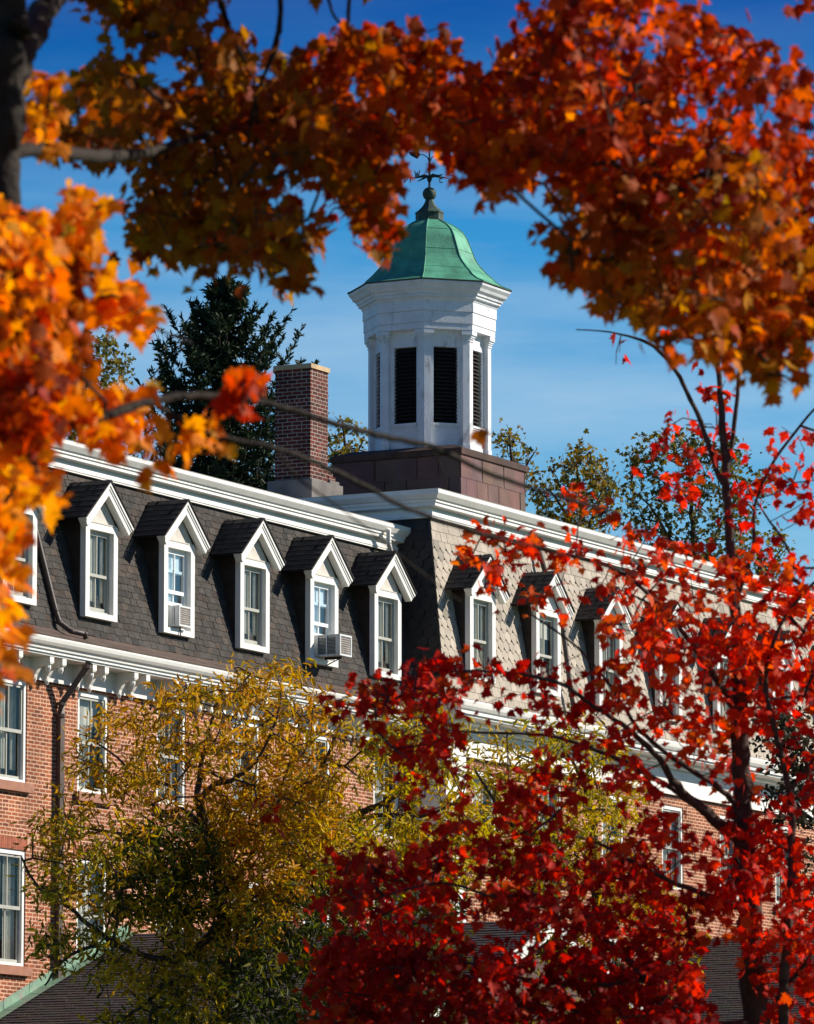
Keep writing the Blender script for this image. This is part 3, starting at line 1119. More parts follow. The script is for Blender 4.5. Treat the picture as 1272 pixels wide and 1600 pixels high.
RB = 1.25
ZB, ZT = 20.05, 22.68
OPW, OZ0, OZ1 = 0.275, 20.62, 22.31
bd = MB()
lv = MB()
pil = MB()
mol = MB()
for k in range(8):
    a0, a1 = rad(22.5 + 45 * k), rad(67.5 + 45 * k)
    p0 = np.array([CU + RB * math.cos(a0), CW + RB * math.sin(a0)])
    p1 = np.array([CU + RB * math.cos(a1), CW + RB * math.sin(a1)])
    c0 = (p0 + p1) / 2
    ed = (p1 - p0) / np.linalg.norm(p1 - p0)
    hs = np.linalg.norm(p1 - p0) / 2
    nm = np.array([math.cos((a0 + a1) / 2), math.sin((a0 + a1) / 2)])

    def Q(s_, o, z):
        q = c0 + ed * s_ + nm * o
        return B(q[0], q[1], z)

    def qb(mb, s0, s1, o0, o1, z0, z1):
        P8 = [Q(s0, o0, z0), Q(s1, o0, z0), Q(s1, o1, z0), Q(s0, o1, z0), Q(s0, o0, z1), Q(s1, o0, z1), Q(s1, o1, z1), Q(s0, o1, z1)]
        for q in ((0, 3, 2, 1), (4, 5, 6, 7), (0, 1, 5, 4), (2, 3, 7, 6), (1, 2, 6, 5), (3, 0, 4, 7)):
            mb.face([P8[i] for i in q])
    # wall round the opening
    qb(bd, -hs + 0.03, -OPW, -0.14, 0, ZB, ZT)
    qb(bd, OPW, hs - 0.03, -0.14, 0, ZB, ZT)
    qb(bd, -OPW, OPW, -0.14, 0, ZB, OZ0)
    qb(bd, -OPW, OPW, -0.14, 0, OZ1, ZT)
    # sill moulding and panel
    qb(mol, -OPW - 0.02, OPW + 0.02, 0.001, 0.05, OZ0 - 0.05, OZ0 - 0.002)
    qb(mol, -OPW, OPW, 0.001, 0.03, OZ0 - 0.085, OZ0 - 0.052)
    qb(mol, -OPW + 0.02, OPW - 0.02, 0.001, 0.012, OZ0 - 0.16, OZ0 - 0.10)
    qb(mol, -OPW, OPW, 0.001, 0.02, ZB, ZB + 0.12)
    # louvres
    z = OZ0 + 0.02
    while z < OZ1 - 0.04:
        lv.face([Q(-OPW, -0.03, z), Q(OPW, -0.03, z), Q(OPW, -0.115, z + 0.075), Q(-OPW, -0.115, z + 0.075)])
        lv.face([Q(-OPW, -0.03, z - 0.012), Q(OPW, -0.03, z - 0.012), Q(OPW, -0.03, z), Q(-OPW, -0.03, z)])
        z += 0.083
    lv.face([Q(-OPW - 0.02, -0.135, OZ0), Q(OPW + 0.02, -0.135, OZ0), Q(OPW + 0.02, -0.135, OZ1), Q(-OPW - 0.02, -0.135, OZ1)])
    # corner pilaster wrapping the angle at p0
    pw, po = 0.12, 0.10
    aprev = a0 - rad(22.5)
    eprev = np.array([-math.sin(a0 - rad(22.5)), math.cos(a0 - rad(22.5))])
    nprev = np.array([math.cos(aprev), math.sin(aprev)])

    def wrap(mb, pw_, po_, z0, z1):
        R_ = RB + po_ / math.cos(rad(22.5))
        co = np.array([CU + R_ * math.cos(a0), CW + R_ * math.sin(a0)])
        A = co - eprev * (pw_ + 0.035)
        Bq = co + ed * (pw_ + 0.035)
        A2, B2 = A - nprev * (po_ + 0.02), Bq - nm * (po_ + 0.02)
        ring = [A2, A, co, Bq, B2]
        for z in (z0, z1):
            mb.face([B(q[0], q[1], z) for q in ring])
        for i in range(4):
            a, b = ring[i], ring[i + 1]
            mb.face([B(a[0], a[1], z0), B(b[0], b[1], z0), B(b[0], b[1], z1), B(a[0], a[1], z1)])
    wrap(pil, pw, po, ZB, 22.44)
    wrap(pil, pw + 0.018, po + 0.018, 22.43, 22.455)
    wrap(pil, pw + 0.004, po + 0.004, 22.455, 22.49)
    wrap(pil, pw + 0.030, po + 0.030, 22.49, 22.525)
    wrap(pil, pw + 0.050, po + 0.050, 22.525, 22.57)
    wrap(pil, pw + 0.080, po + 0.080, 22.57, 22.665)
    wrap(pil, pw + 0.012, po + 0.012, ZB, ZB + 0.10)
bd.build('drum_wall', CUPW, cup)
lv.build('louvres', LOUV, cup)
pil.build('pilasters', CUPW, cup)
mol.build('sill_moulding', CUPW, cup)
en = MB()
octring(en, [(1.1, 22.67), (1.45, 22.67), (1.45, 22.80), (1.435, 22.805), (1.465, 22.81), (1.465, 23.06), (1.45, 23.065), (1.485, 23.07), (1.485, 23.29), (1.50, 23.30), (1.52, 23.35), (1.58, 23.37), (1.58, 23.42), (1.62, 23.43), (1.63, 23.48), (1.70, 23.52), (1.73, 23.58), (1.79, 23.64), (1.80, 23.69), (1.2, 23.70)])
en.build('entablature', CUPW, cup)
# bell dome
DP = [(1.815, 23.722), (1.62, 23.80), (1.44, 23.925), (1.40, 23.975), (1.27, 24.09), (1.13, 24.24), (1.06, 24.33), (1.01, 24.42), (0.96, 24.55), (0.925, 24.64), (0.895, 24.72), (0.835, 24.87), (0.79, 24.95), (0.735, 25.03), (0.67, 25.09), (0.59, 25.15), (0.50, 25.205), (0.41, 25.25), (0.32, 25.30)]
ef = MB()
octring(ef, [(1.81, 23.69), (1.825, 23.70), (1.828, 23.718), (1.812, 23.728)])
ef.build('shaded_skirt_edge', COPPERD, cup)  # thin rim strip, coloured dark for the shadowed edge of the skirt
dm = MB()
octring(dm, DP)
for k in range(8):                                  # ridge rolls
    a = rad(22.5 + 45 * k)
    dm.tube([B(CU + (R + 0.004) * math.cos(a), CW + (R + 0.004) * math.sin(a), z + 0.004) for R, z in DP], [0.011] * len(DP), 6)
for R, z in (DP[4], DP[8], DP[13]):                 # horizontal seams
    for k in range(8):
        a, b = rad(22.5 + 45 * k), rad(67.5 + 45 * k)
        dm.tube([B(CU + R * math.cos(a), CW + R * math.sin(a), z), B(CU + R * math.cos(b), CW + R * math.sin(b), z)], [0.008, 0.008], 4)
dm.build('dome', COPPER, cup)
cpp = MB()
octring(cpp, [(0.28, 25.29), (0.31, 25.30), (0.31, 25.47), (0.33, 25.48), (0.32, 25.50), (0.24, 25.56), (0.16, 25.64), (0.11, 25.72), (0.085, 25.80), (0.0, 25.82)])
cpp.build('dome_cap', COPPERD, cup)
bl = MB()
for i in range(10):
    pass
pts = []
rr_ = []
for i in range(13):
    a = PI * i / 12
    pts.append(B(CU, CW, 25.92 - 0.155 * math.cos(a)))
    rr_.append(max(0.155 * math.sin(a), 0.004))
bl.tube(pts, rr_, 18)
bl.build('finial_ball', COPPERD, cup, smooth=True)
# weathervane: compass arms turned so that N points left, W away
vn = MB()
ctr = np.array([0.0, 0.0, 0.0])
inv = -BROT


def V(x, y, z):       # world-aligned offsets about the spindle, returned in building-local axes
    c_, s_ = math.cos(inv), math.sin(inv)
    return (CU + x * c_ - y * s_, -CW + x * s_ + y * c_, z)


vn.tube([V(0, 0, 26.0), V(0, 0, 26.5), V(0, 0, 27.0), V(0, 0, 27.62)], [0.028, 0.024, 0.014, 0.006], 8)
vn.tube([V(0, 0, 26.18), V(0, 0, 26.26), V(0, 0, 26.34)], [0.03, 0.06, 0.03], 8)
for dx_, dy_ in ((-1, 0), (1, 0), (-0.62, 0.78), (0.62, -0.78)):
    vn.tube([V(0, 0, 26.30), V(dx_ * 0.12, dy_ * 0.12, 26.33), V(dx_ * 0.24, dy_ * 0.24, 26.30), V(dx_ * 0.42, dy_ * 0.42, 26.27)], [0.03, 0.034, 0.022, 0.008], 6)


def strokes(cx, cy, ax, ay, segs, z0, s_=0.17, r=0.013):
    for (x0, y0), (x1, y1) in segs:
        vn.tube([V(cx + ax * x0 * s_, cy + ay * x0 * s_, z0 + y0 * s_), V(cx + ax * x1 * s_, cy + ay * x1 * s_, z0 + y1 * s_)], [r, r], 4)


NL = [((-0.4, -0.5), (-0.4, 0.5)), ((-0.4, -0.5), (0.4, 0.5)), ((0.4, -0.5), (0.4, 0.5))]          # seen from the back
WL = [((-0.5, 0.5), (-0.25, -0.5)), ((-0.25, -0.5), (0, 0.3)), ((0, 0.3), (0.25, -0.5)), ((0.25, -0.5), (0.5, 0.5))]
EL = [((-0.3, -0.5), (-0.3, 0.5)), ((-0.3, 0.5), (0.3, 0.5)), ((-0.3, 0), (0.2, 0)), ((-0.3, -0.5), (0.3, -0.5))]
SLt = [((0.35, 0.5), (-0.35, 0.4)), ((-0.35, 0.4), (-0.35, 0.05)), ((-0.35, 0.05), (0.35, -0.05)), ((0.35, -0.05), (0.35, -0.4)), ((0.35, -0.4), (-0.35, -0.5))]
strokes(-0.49, 0, 1, 0, NL, 26.26)
strokes(0.49, 0, -1, 0, SLt, 26.26)
strokes(-0.27, 0.34, 0.62, -0.25, WL, 26.43)
strokes(0.26, -0.34, 0.62, -0.25, EL, 26.20)
# arrow
vn.tube([V(0, 0, 26.62), V(-0.04, 0, 26.74), V(-0.12, 0, 26.80), V(-0.24, 0, 26.81)], [0.012, 0.012, 0.011, 0.010], 6)
vn.tube([V(0, 0, 26.62), V(0.05, 0, 26.74), V(0.14, 0, 26.80), V(0.44, 0, 26.83)], [0.012, 0.012, 0.011, 0.010], 6)
for y in (-0.006, 0.006):
    vn.face([V(-0.20, y, 26.81), V(-0.27, y, 26.71), V(-0.42, y, 26.79), V(-0.46, y, 26.86), V(-0.27, y, 26.90)])
    vn.face([V(0.30, y, 26.83), V(0.50, y, 26.95), V(0.46, y, 26.83), V(0.50, y, 26.72)])
vn.build('weathervane', IRON, cup)


# ================================================================ porch roofs in front of the wall
gable_m = mat('brown_board', (0.10, 0.055, 0.045), 0.85, 0.3, 3, 0.3, 15)


def porch(name, label, ua, ub, w0, w1, zeave, zridge, flash=True, brick=BRICK):
    """gabled block standing against the wall: ridge runs out from the wall"""
    o = empty(name, bw(0, 0, 0), BROT)
    tag(o, label, 'porch')
    um = (ua + ub) / 2
    r_ = MB()
    ln = math.hypot(um - ua, zridge - zeave)

    def PP(s_, t_, oo, sg=1):
        k = t_ / ln
        uu = ua + (um - ua) * k if sg > 0 else ub - (ub - um) * k
        dn = (zridge - zeave) / ln
        return B(uu - sg * oo * dn, s_, zeave + (zridge - zeave) * k + oo * (um - ua) / ln)
    for sg in (1, -1):
        r_.face([PP(w0, 0, -0.02, sg), PP(w1, 0, -0.02, sg), PP(w1, ln, -0.02, sg), PP(w0, ln, -0.02, sg)], None, (0.03, 0.025, 0.025))
        shingles(r_, lambda s_, t_, oo, sg=sg: PP(s_, t_, oo, sg), w0, w1, 0, ln, 0.30, 0.15, lambda r: tuple(q * rs.uniform(0.8, 1.2) for q in (0.042, 0.034, 0.034)), rs=rs, thick=0.016)
    r_.build('roof', SHING, o)
    wl_ = MB()
    wl_.box(ua + 0.3, ub - 0.3, -(w1 - 0.35), -w0, 0, zeave)
    wl_.prism([(ua + 0.3, zeave), (ub - 0.3, zeave), (um, zridge - 0.1)], 1, -(w1 - 0.35), -w0 - 0.01)
    wl_.build('wall', gable_m, o)
    tr = MB()
    for sg in (1, -1):
        uu = ua if sg > 0 else ub
        tr.face([B(uu, w1, zeave), B(um, w1, zridge), B(um, w1, zridge - 0.25), B(uu, w1, zeave - 0.25)])
        tr.box(min(uu, uu + sg * 0.05), max(uu, uu + sg * 0.05), -w1, -w0, zeave - 0.22, zeave - 0.02)
    tr.build('fascia', TRIM, o)
    if flash:
        fl = MB()
        for a, b, c0, c1, ww in ((0.02, 0.30, 0, 1, 0.05), (0.02, 0.06, 0, 1, 0.30)):
            pass
        n_ = 9
        for k in range(n_):
            ka, kb = k / n_, (k + 0.985) / n_
            u_a, u_b = ua + (um - ua) * ka, ua + (um - ua) * kb
            z_a, z_b = zeave + (zridge - zeave) * ka, zeave + (zridge - zeave) * kb
            fl.face([B(u_a, w0 + 0.03, z_a), B(u_b, w0 + 0.03, z_b), B(u_b, w0 + 0.03, z_b + 0.24), B(u_a, w0 + 0.03, z_a + 0.24)])
            fl.face([B(u_a, w0 + 0.03, z_a + 0.06), B(u_b, w0 + 0.03, z_b + 0.06), B(u_b, w0 + 0.26, z_b + 0.05), B(u_a, w0 + 0.26, z_a + 0.05)])
        fl.build('flashing', FLASH, o)
    return o


porch('entrance_wing', 'low wing with dark shingled gable roof and green copper flashing against the brick wall', -3.4, 12.6, 0.0, 9.0, 5.5, 8.5)
porch('side_wing', 'low wing with dark shingled roof behind the red maple trunks, at the lower right', 21.5, 36.5, 0.85, 10.0, 6.6, 9.75, flash=False)

# ================================================================ vegetation
MAPLE = np.array([(0, -0.02), (0.10, -0.06), (0.30, -0.14), (0.26, 0.02), (0.50, 0.06), (0.40, 0.17), (0.56, 0.36), (0.34, 0.36), (0.24, 0.44), (0.28, 0.62), (0.14, 0.60), (0.0, 0.98),
                  (-0.14, 0.60), (-0.28, 0.62), (-0.24, 0.44), (-0.34, 0.36), (-0.56, 0.36), (-0.40, 0.17), (-0.50, 0.06), (-0.26, 0.02), (-0.30, -0.14), (-0.10, -0.06)])
MAPLE_S = np.array([(0, -0.02), (0.28, -0.12), (0.50, 0.06), (0.36, 0.18), (0.52, 0.40), (0.22, 0.44), (0.0, 0.98), (-0.22, 0.44), (-0.52, 0.40), (-0.36, 0.18), (-0.50, 0.06), (-0.28, -0.12)])


def rand_unit(rng, n):
    v = rng.normal(size=(n, 3))
    return v / np.linalg.norm(v, axis=1)[:, None]


def leaf_arrays(rng, centers, cols, size, kind, droop=0.7, sizevar=0.38):
    """every leaf a small bent blade of its own"""
    n = len(centers)
    T = rand_unit(rng, n) * (1 - droop * 0.5) + np.array([0, 0, -1.0]) * droop
    T /= np.linalg.norm(T, axis=1)[:, None]
    A = rand_unit(rng, n) + np.array([0, 0, 0.35])
    Nn = A - (A * T).sum(1)[:, None] * T
    Nn /= np.linalg.norm(Nn, axis=1)[:, None]
    Bn = np.cross(T, Nn)
    sz = size * (1 + rng.uniform(-sizevar, sizevar, n))
    if kind in ('maple', 'maple_small'):
        out = MAPLE if kind == 'maple' else MAPLE_S
        k = len(out)
        pts = np.vstack([[0, 0.22], out])
        r2 = (pts[:, 0] ** 2 + (pts[:, 1] - 0.3) ** 2)
        fold = rng.uniform(-0.5, 0.1, n)
        cup = rng.uniform(-0.7, 0.3, n)
        z = np.abs(pts[:, 0])[None, :] * fold[:, None] + r2[None, :] * cup[:, None]
        tri = np.array([(0, 1 + i, 1 + (i + 1) % k) for i in range(k)])
    elif kind == 'blade':             # narrow leaflet folded on the midrib
        pts = np.array([(0, 0), (0.13, 0.35), (0.10, 0.7), (0, 1.0), (-0.10, 0.7), (-0.13, 0.35)])
        bend = rng.uniform(-0.35, 0.1, n)
        z = (pts[:, 1] ** 2)[None, :] * bend[:, None] + np.abs(pts[:, 0])[None, :] * 0.5
        tri = np.array([(0, 1, 2), (0, 2, 3), (0, 3, 4), (0, 4, 5)])
    elif kind == 'needle':
        pts = np.array([(0.09, 0), (0.05, 1.0), (-0.05, 1.0), (-0.09, 0)])
        z = np.zeros((n, 4))
        tri = np.array([(0, 1, 2), (0, 2, 3)])
    else:                             # small oval leaf
        pts = np.array([(0, 0), (0.32, 0.4), (0.2, 0.8), (0, 1.0), (-0.2, 0.8), (-0.32, 0.4)])
        bend = rng.uniform(-0.3, 0.1, n)
        z = (pts[:, 1] ** 2)[None, :] * bend[:, None] + np.abs(pts[:, 0])[None, :] * 0.4
        tri = np.array([(0, 1, 2), (0, 2, 3), (0, 3, 4), (0, 4, 5)])
    V_ = centers[:, None, :] + sz[:, None, None] * (pts[None, :, 0:1] * Bn[:, None, :] + pts[None, :, 1:2] * T[:, None, :] + z[:, :, None] * Nn[:, None, :])
    m_ = len(pts)
    F_ = (tri[None] + (np.arange(n) * m_)[:, None, None]).reshape(-1, 3)
    Cc = np.repeat(cols, m_, axis=0)
    return V_.reshape(-1, 3), F_, Cc


def tri_mesh(name, V_, F_, Cc, m, parent, origin):
    me = bpy.data.meshes.new(name)
    V_ = V_ - origin
    me.vertices.add(len(V_))
    me.vertices.foreach_set('co', V_.astype(np.float32).ravel())
    me.loops.add(len(F_) * 3)
    me.loops.foreach_set('vertex_index', F_.astype(np.int32).ravel())
    me.polygons.add(len(F_))
    me.polygons.foreach_set('loop_start', np.arange(0, len(F_) * 3, 3, dtype=np.int32))
    me.update(calc_edges=True)
    at = me.attributes.new('col', 'FLOAT_COLOR', 'POINT')
    at.data.foreach_set('color', np.hstack([Cc, np.ones((len(Cc), 1))]).astype(np.float32).ravel())
    me.materials.append(m)
    o = bpy.data.objects.new(name, me)
    C.objects.link(o)
    o.parent = parent
    return o


def inpoly(px, py, poly):
    ins = False
    j = len(poly) - 1
    for i in range(len(poly)):
        xi, yi = poly[i]
        xj, yj = poly[j]
        if (yi > py) != (yj > py) and px < (xj - xi) * (py - yi) / (yj - yi) + xi:
            ins = not ins
        j = i
    return ins


def sample(rng, poly, n, holes=()):
    xs, ys = [q[0] for q in poly], [q[1] for q in poly]
    out = []
    t = 0
    while len(out) < n and t < n * 60:
        t += 1
        x, y = rng.uniform(min(xs), max(xs)), rng.uniform(min(ys), max(ys))
        if not inpoly(x, y, poly):
            continue
        if any(((x - h[0]) / h[2]) ** 2 + ((y - h[1]) / h[3]) ** 2 < 1 for h in holes):
            continue
        out.append((x, y))
    return out


def smooth_line(pts, per=6):
    P_ = [np.array(p, float) for p in pts]
    P_ = [2 * P_[0] - P_[1]] + P_ + [2 * P_[-1] - P_[-2]]
    out = []
    for i in range(1, len(P_) - 2):
        for k in range(per):
            t = k / per
            a, b, c_, d = P_[i - 1], P_[i], P_[i + 1], P_[i + 2]
            out.append(0.5 * (2 * b + (c_ - a) * t + (2 * a - 5 * b + 4 * c_ - d) * t * t + (3 * b - a - 3 * c_ + d) * t ** 3))
    out.append(P_[-2])
    return out


def pick(rng, pal, n):
    """pal: [(weight, (r, g, b), jitter)]"""
    w = np.array([p[0] for p in pal], float)
    idx = rng.choice(len(pal), n, p=w / w.sum())
    base = np.array([p[1] for p in pal])[idx]
    return base


def tree(name, label, cat, skel, regions, kind, size, spread, bark, leafm, seed, tip=0.004, per=6, droop=0.7, group=None, extra=0, side=6, base=None, clump=0.5, trunkname='trunk', segs=0.0):
    rng = np.random.default_rng(seed)
    # skeleton: lists of (px, py, dist, width_px) or ('g', x, y, z, radius)
    lines = []
    for ln in skel:
        pts = []
        for q in ln:
            if q[0] == 'g':
                pts.append(np.array([q[1], q[2], q[3], q[4]]))
            else:
                pts.append(np.append(wp(q[0], q[1], q[2]), q[3] * 0.5 * q[2] / F_PX))
        lines.append(smooth_line(pts))
    root = lines[0][0][:3].copy()
    root[2] = 0 if base is None else base
    o = empty(name, root)
    tag(o, label, cat, group)
    tk = MB()
    br_ = MB()
    nodes, nrad = [], []
    for li, ln in enumerate(lines):
        seg = []
        rr = []
        for i, q in enumerate(ln):
            j = rng.normal(size=3) * q[3] * 0.16 if 0 < i < len(ln) - 1 else 0
            seg.append(q[:3] + j)
            rr.append(max(q[3], 0.002) * rng.uniform(0.93, 1.08))
            nodes.append(seg[-1])
            nrad.append(q[3])
        (tk if li == 0 else br_).tube([s_ - root for s_ in seg], rr, 10 if max(rr) > 0.05 else 7)
    ns = len(nodes)
    att, acol, dens = [], [], []
    for rg in regions:
        poly, n, dm, dt, pal, lp = rg[:6]
        holes = rg[6] if len(rg) > 6 else ()
        pts = sample(rng, poly, n, holes)
        for x, y in pts:
            d = dm + dt * rng.uniform(-0.5, 0.5) + 0.25 * dt * math.sin(x * 0.017 + y * 0.011)
            att.append(wp(x, y, d))
            acol.append((pal, lp))
    att = np.array(att)
    nd = np.array(nodes[:ns])
    dist0 = np.array([np.min(np.linalg.norm(nd - a, axis=1)) for a in att]) if len(att) else np.array([])
    order = np.argsort(dist0)
    cap = ns + len(att) * 14
    NP_ = np.zeros((cap, 3))
    NP_[:ns] = nd
    parent = -np.ones(cap, int)
    cnt = ns
    chains = []
    step = max(size * 2.2, 0.15)
    for ai in order:
        a = att[ai]
        dd = np.linalg.norm(NP_[:cnt] - a, axis=1)
        # prefer joining a little below the tip so that twigs reach upwards and outwards
        dd = dd + 0.35 * np.maximum(NP_[:cnt, 2] - a[2], 0)
        j = int(np.argmin(dd))
        p0 = NP_[j]
        k = int(min(12, max(1, np.linalg.norm(a - p0) / step)))
        ids = [j]
        for i in range(1, k + 1):
            t = i / k
            q = p0 + (a - p0) * t
            q = q + np.array([0, 0, 1]) * 0.10 * np.linalg.norm(a - p0) * math.sin(PI * t)
            if i < k:
                q = q + rng.normal(size=3) * step * 0.13
            NP_[cnt] = q
            parent[cnt] = ids[-1]
            ids.append(cnt)
            cnt += 1
        chains.append(ids)
    load = np.zeros(cnt)
    for ids in chains:
        load[ids[-1]] += 1
    for i in range(cnt - 1, ns - 1, -1):
        if parent[i] >= 0:
            load[parent[i]] += load[i]
    for ids in chains:
        rr = []
        for i in ids:
            q = i if i >= ns else ids[1]
            rr.append(tip * max(load[q], 1) ** 0.42)
        br_.tube([NP_[i] - root for i in ids], rr, 4, cap=False)
    tk.build(trunkname, bark, o, smooth=True)
    br_.build('branches', bark, o, smooth=True)
    # leaves: some right at the tips, some back along the twigs
    cen, cols = [], []
    for ai, ids in zip(order, chains):
        pal, lp = acol[ai]
        n = max(1, int(rng.poisson(lp)))
        tip_ = NP_[ids[-1]]
        prev = NP_[ids[-2]] if len(ids) > 1 else tip_
        t = rng.uniform(-0.1, min(1.0, 1.6 * spread / (np.linalg.norm(prev - tip_) + 1e-6)), n)[:, None]
        c0 = tip_ + (prev - tip_) * np.clip(t, 0, 1) + rng.normal(size=(n, 3)) * spread * np.array([1, 1, 0.8])
        cen.append(c0)
        main = pick(rng, pal, 1)[0]
        cc = pick(rng, pal, n)
        cc = cc * (1 - clump) + main * clump
        cc = cc * rng.uniform(0.72, 1.2, (n, 1))
        cols.append(cc)
    if cen:
        V_, F_, Cc = leaf_arrays(rng, np.vstack(cen), np.clip(np.vstack(cols), 0, 1), size, kind, droop)
        tri_mesh('foliage', V_, F_, Cc, leafm, o, root)
    return o


ORANGE = [(4, (0.86, 0.26, 0.012), 0), (3, (0.88, 0.38, 0.015), 0), (2.4, (0.80, 0.13, 0.01), 0), (0.5, (0.70, 0.42, 0.03), 0)]
RUST = [(3, (0.40, 0.11, 0.012), 0), (2.2, (0.46, 0.20, 0.015), 0), (2, (0.30, 0.045, 0.010), 0), (1.0, (0.26, 0.16, 0.015), 0)]  # rust leaf tones, darkened to carry the crown's shade in the colour
DRUST = [(2, (0.22, 0.045, 0.010), 0), (2, (0.34, 0.09, 0.012), 0)]  # darker leaf tones, mostly painting shaded clumps inside the orange mass
GOLD = [(1.8, (0.50, 0.24, 0.02), 0), (3, (0.46, 0.12, 0.015), 0), (1, (0.36, 0.26, 0.03), 0), (2, (0.40, 0.07, 0.012), 0)]
REDOR = [(4, (0.60, 0.075, 0.010), 0), (3, (0.46, 0.026, 0.008), 0), (1.6, (0.72, 0.16, 0.013), 0), (1.4, (0.26, 0.030, 0.008), 0)]
RED = [(4, (0.66, 0.022, 0.012), 0), (3, (0.82, 0.050, 0.022), 0), (1.4, (0.40, 0.010, 0.010), 0), (0.8, (0.75, 0.14, 0.02), 0)]
REDO = [(3, (0.80, 0.070, 0.02), 0), (2.4, (0.72, 0.025, 0.012), 0), (0.9, (0.80, 0.18, 0.02), 0)]
SHADE_RED = [(4, (0.34, 0.010, 0.010), 0), (3, (0.48, 0.016, 0.012), 0), (1, (0.22, 0.008, 0.008), 0)]  # deep reds that put the lower crown's shade into the leaf colour
YEL = [(4, (0.72, 0.46, 0.022), 0), (3, (0.60, 0.42, 0.025), 0), (1.2, (0.48, 0.22, 0.02), 0), (1, (0.18, 0.19, 0.02), 0)]
YGR = [(4, (0.56, 0.45, 0.025), 0), (2, (0.20, 0.23, 0.02), 0), (2, (0.50, 0.34, 0.02), 0)]
DGR = [(3, (0.045, 0.060, 0.011), 0), (2, (0.085, 0.095, 0.014), 0), (1, (0.24, 0.19, 0.02), 0)]  # green leaves, colour also darkened to imitate shade low in the yellow trees
BGT = [(3, (0.24, 0.19, 0.04), 0), (3, (0.14, 0.13, 0.03), 0), (2, (0.30, 0.17, 0.035), 0)]
BGG = [(3, (0.10, 0.11, 0.03), 0), (2, (0.16, 0.14, 0.03), 0), (1, (0.26, 0.16, 0.03), 0)]
SPR = [(3, (0.022, 0.040, 0.018), 0), (2, (0.035, 0.055, 0.022), 0)]
DKL = [(3, (0.03, 0.034, 0.018), 0), (2, (0.05, 0.04, 0.02), 0)]

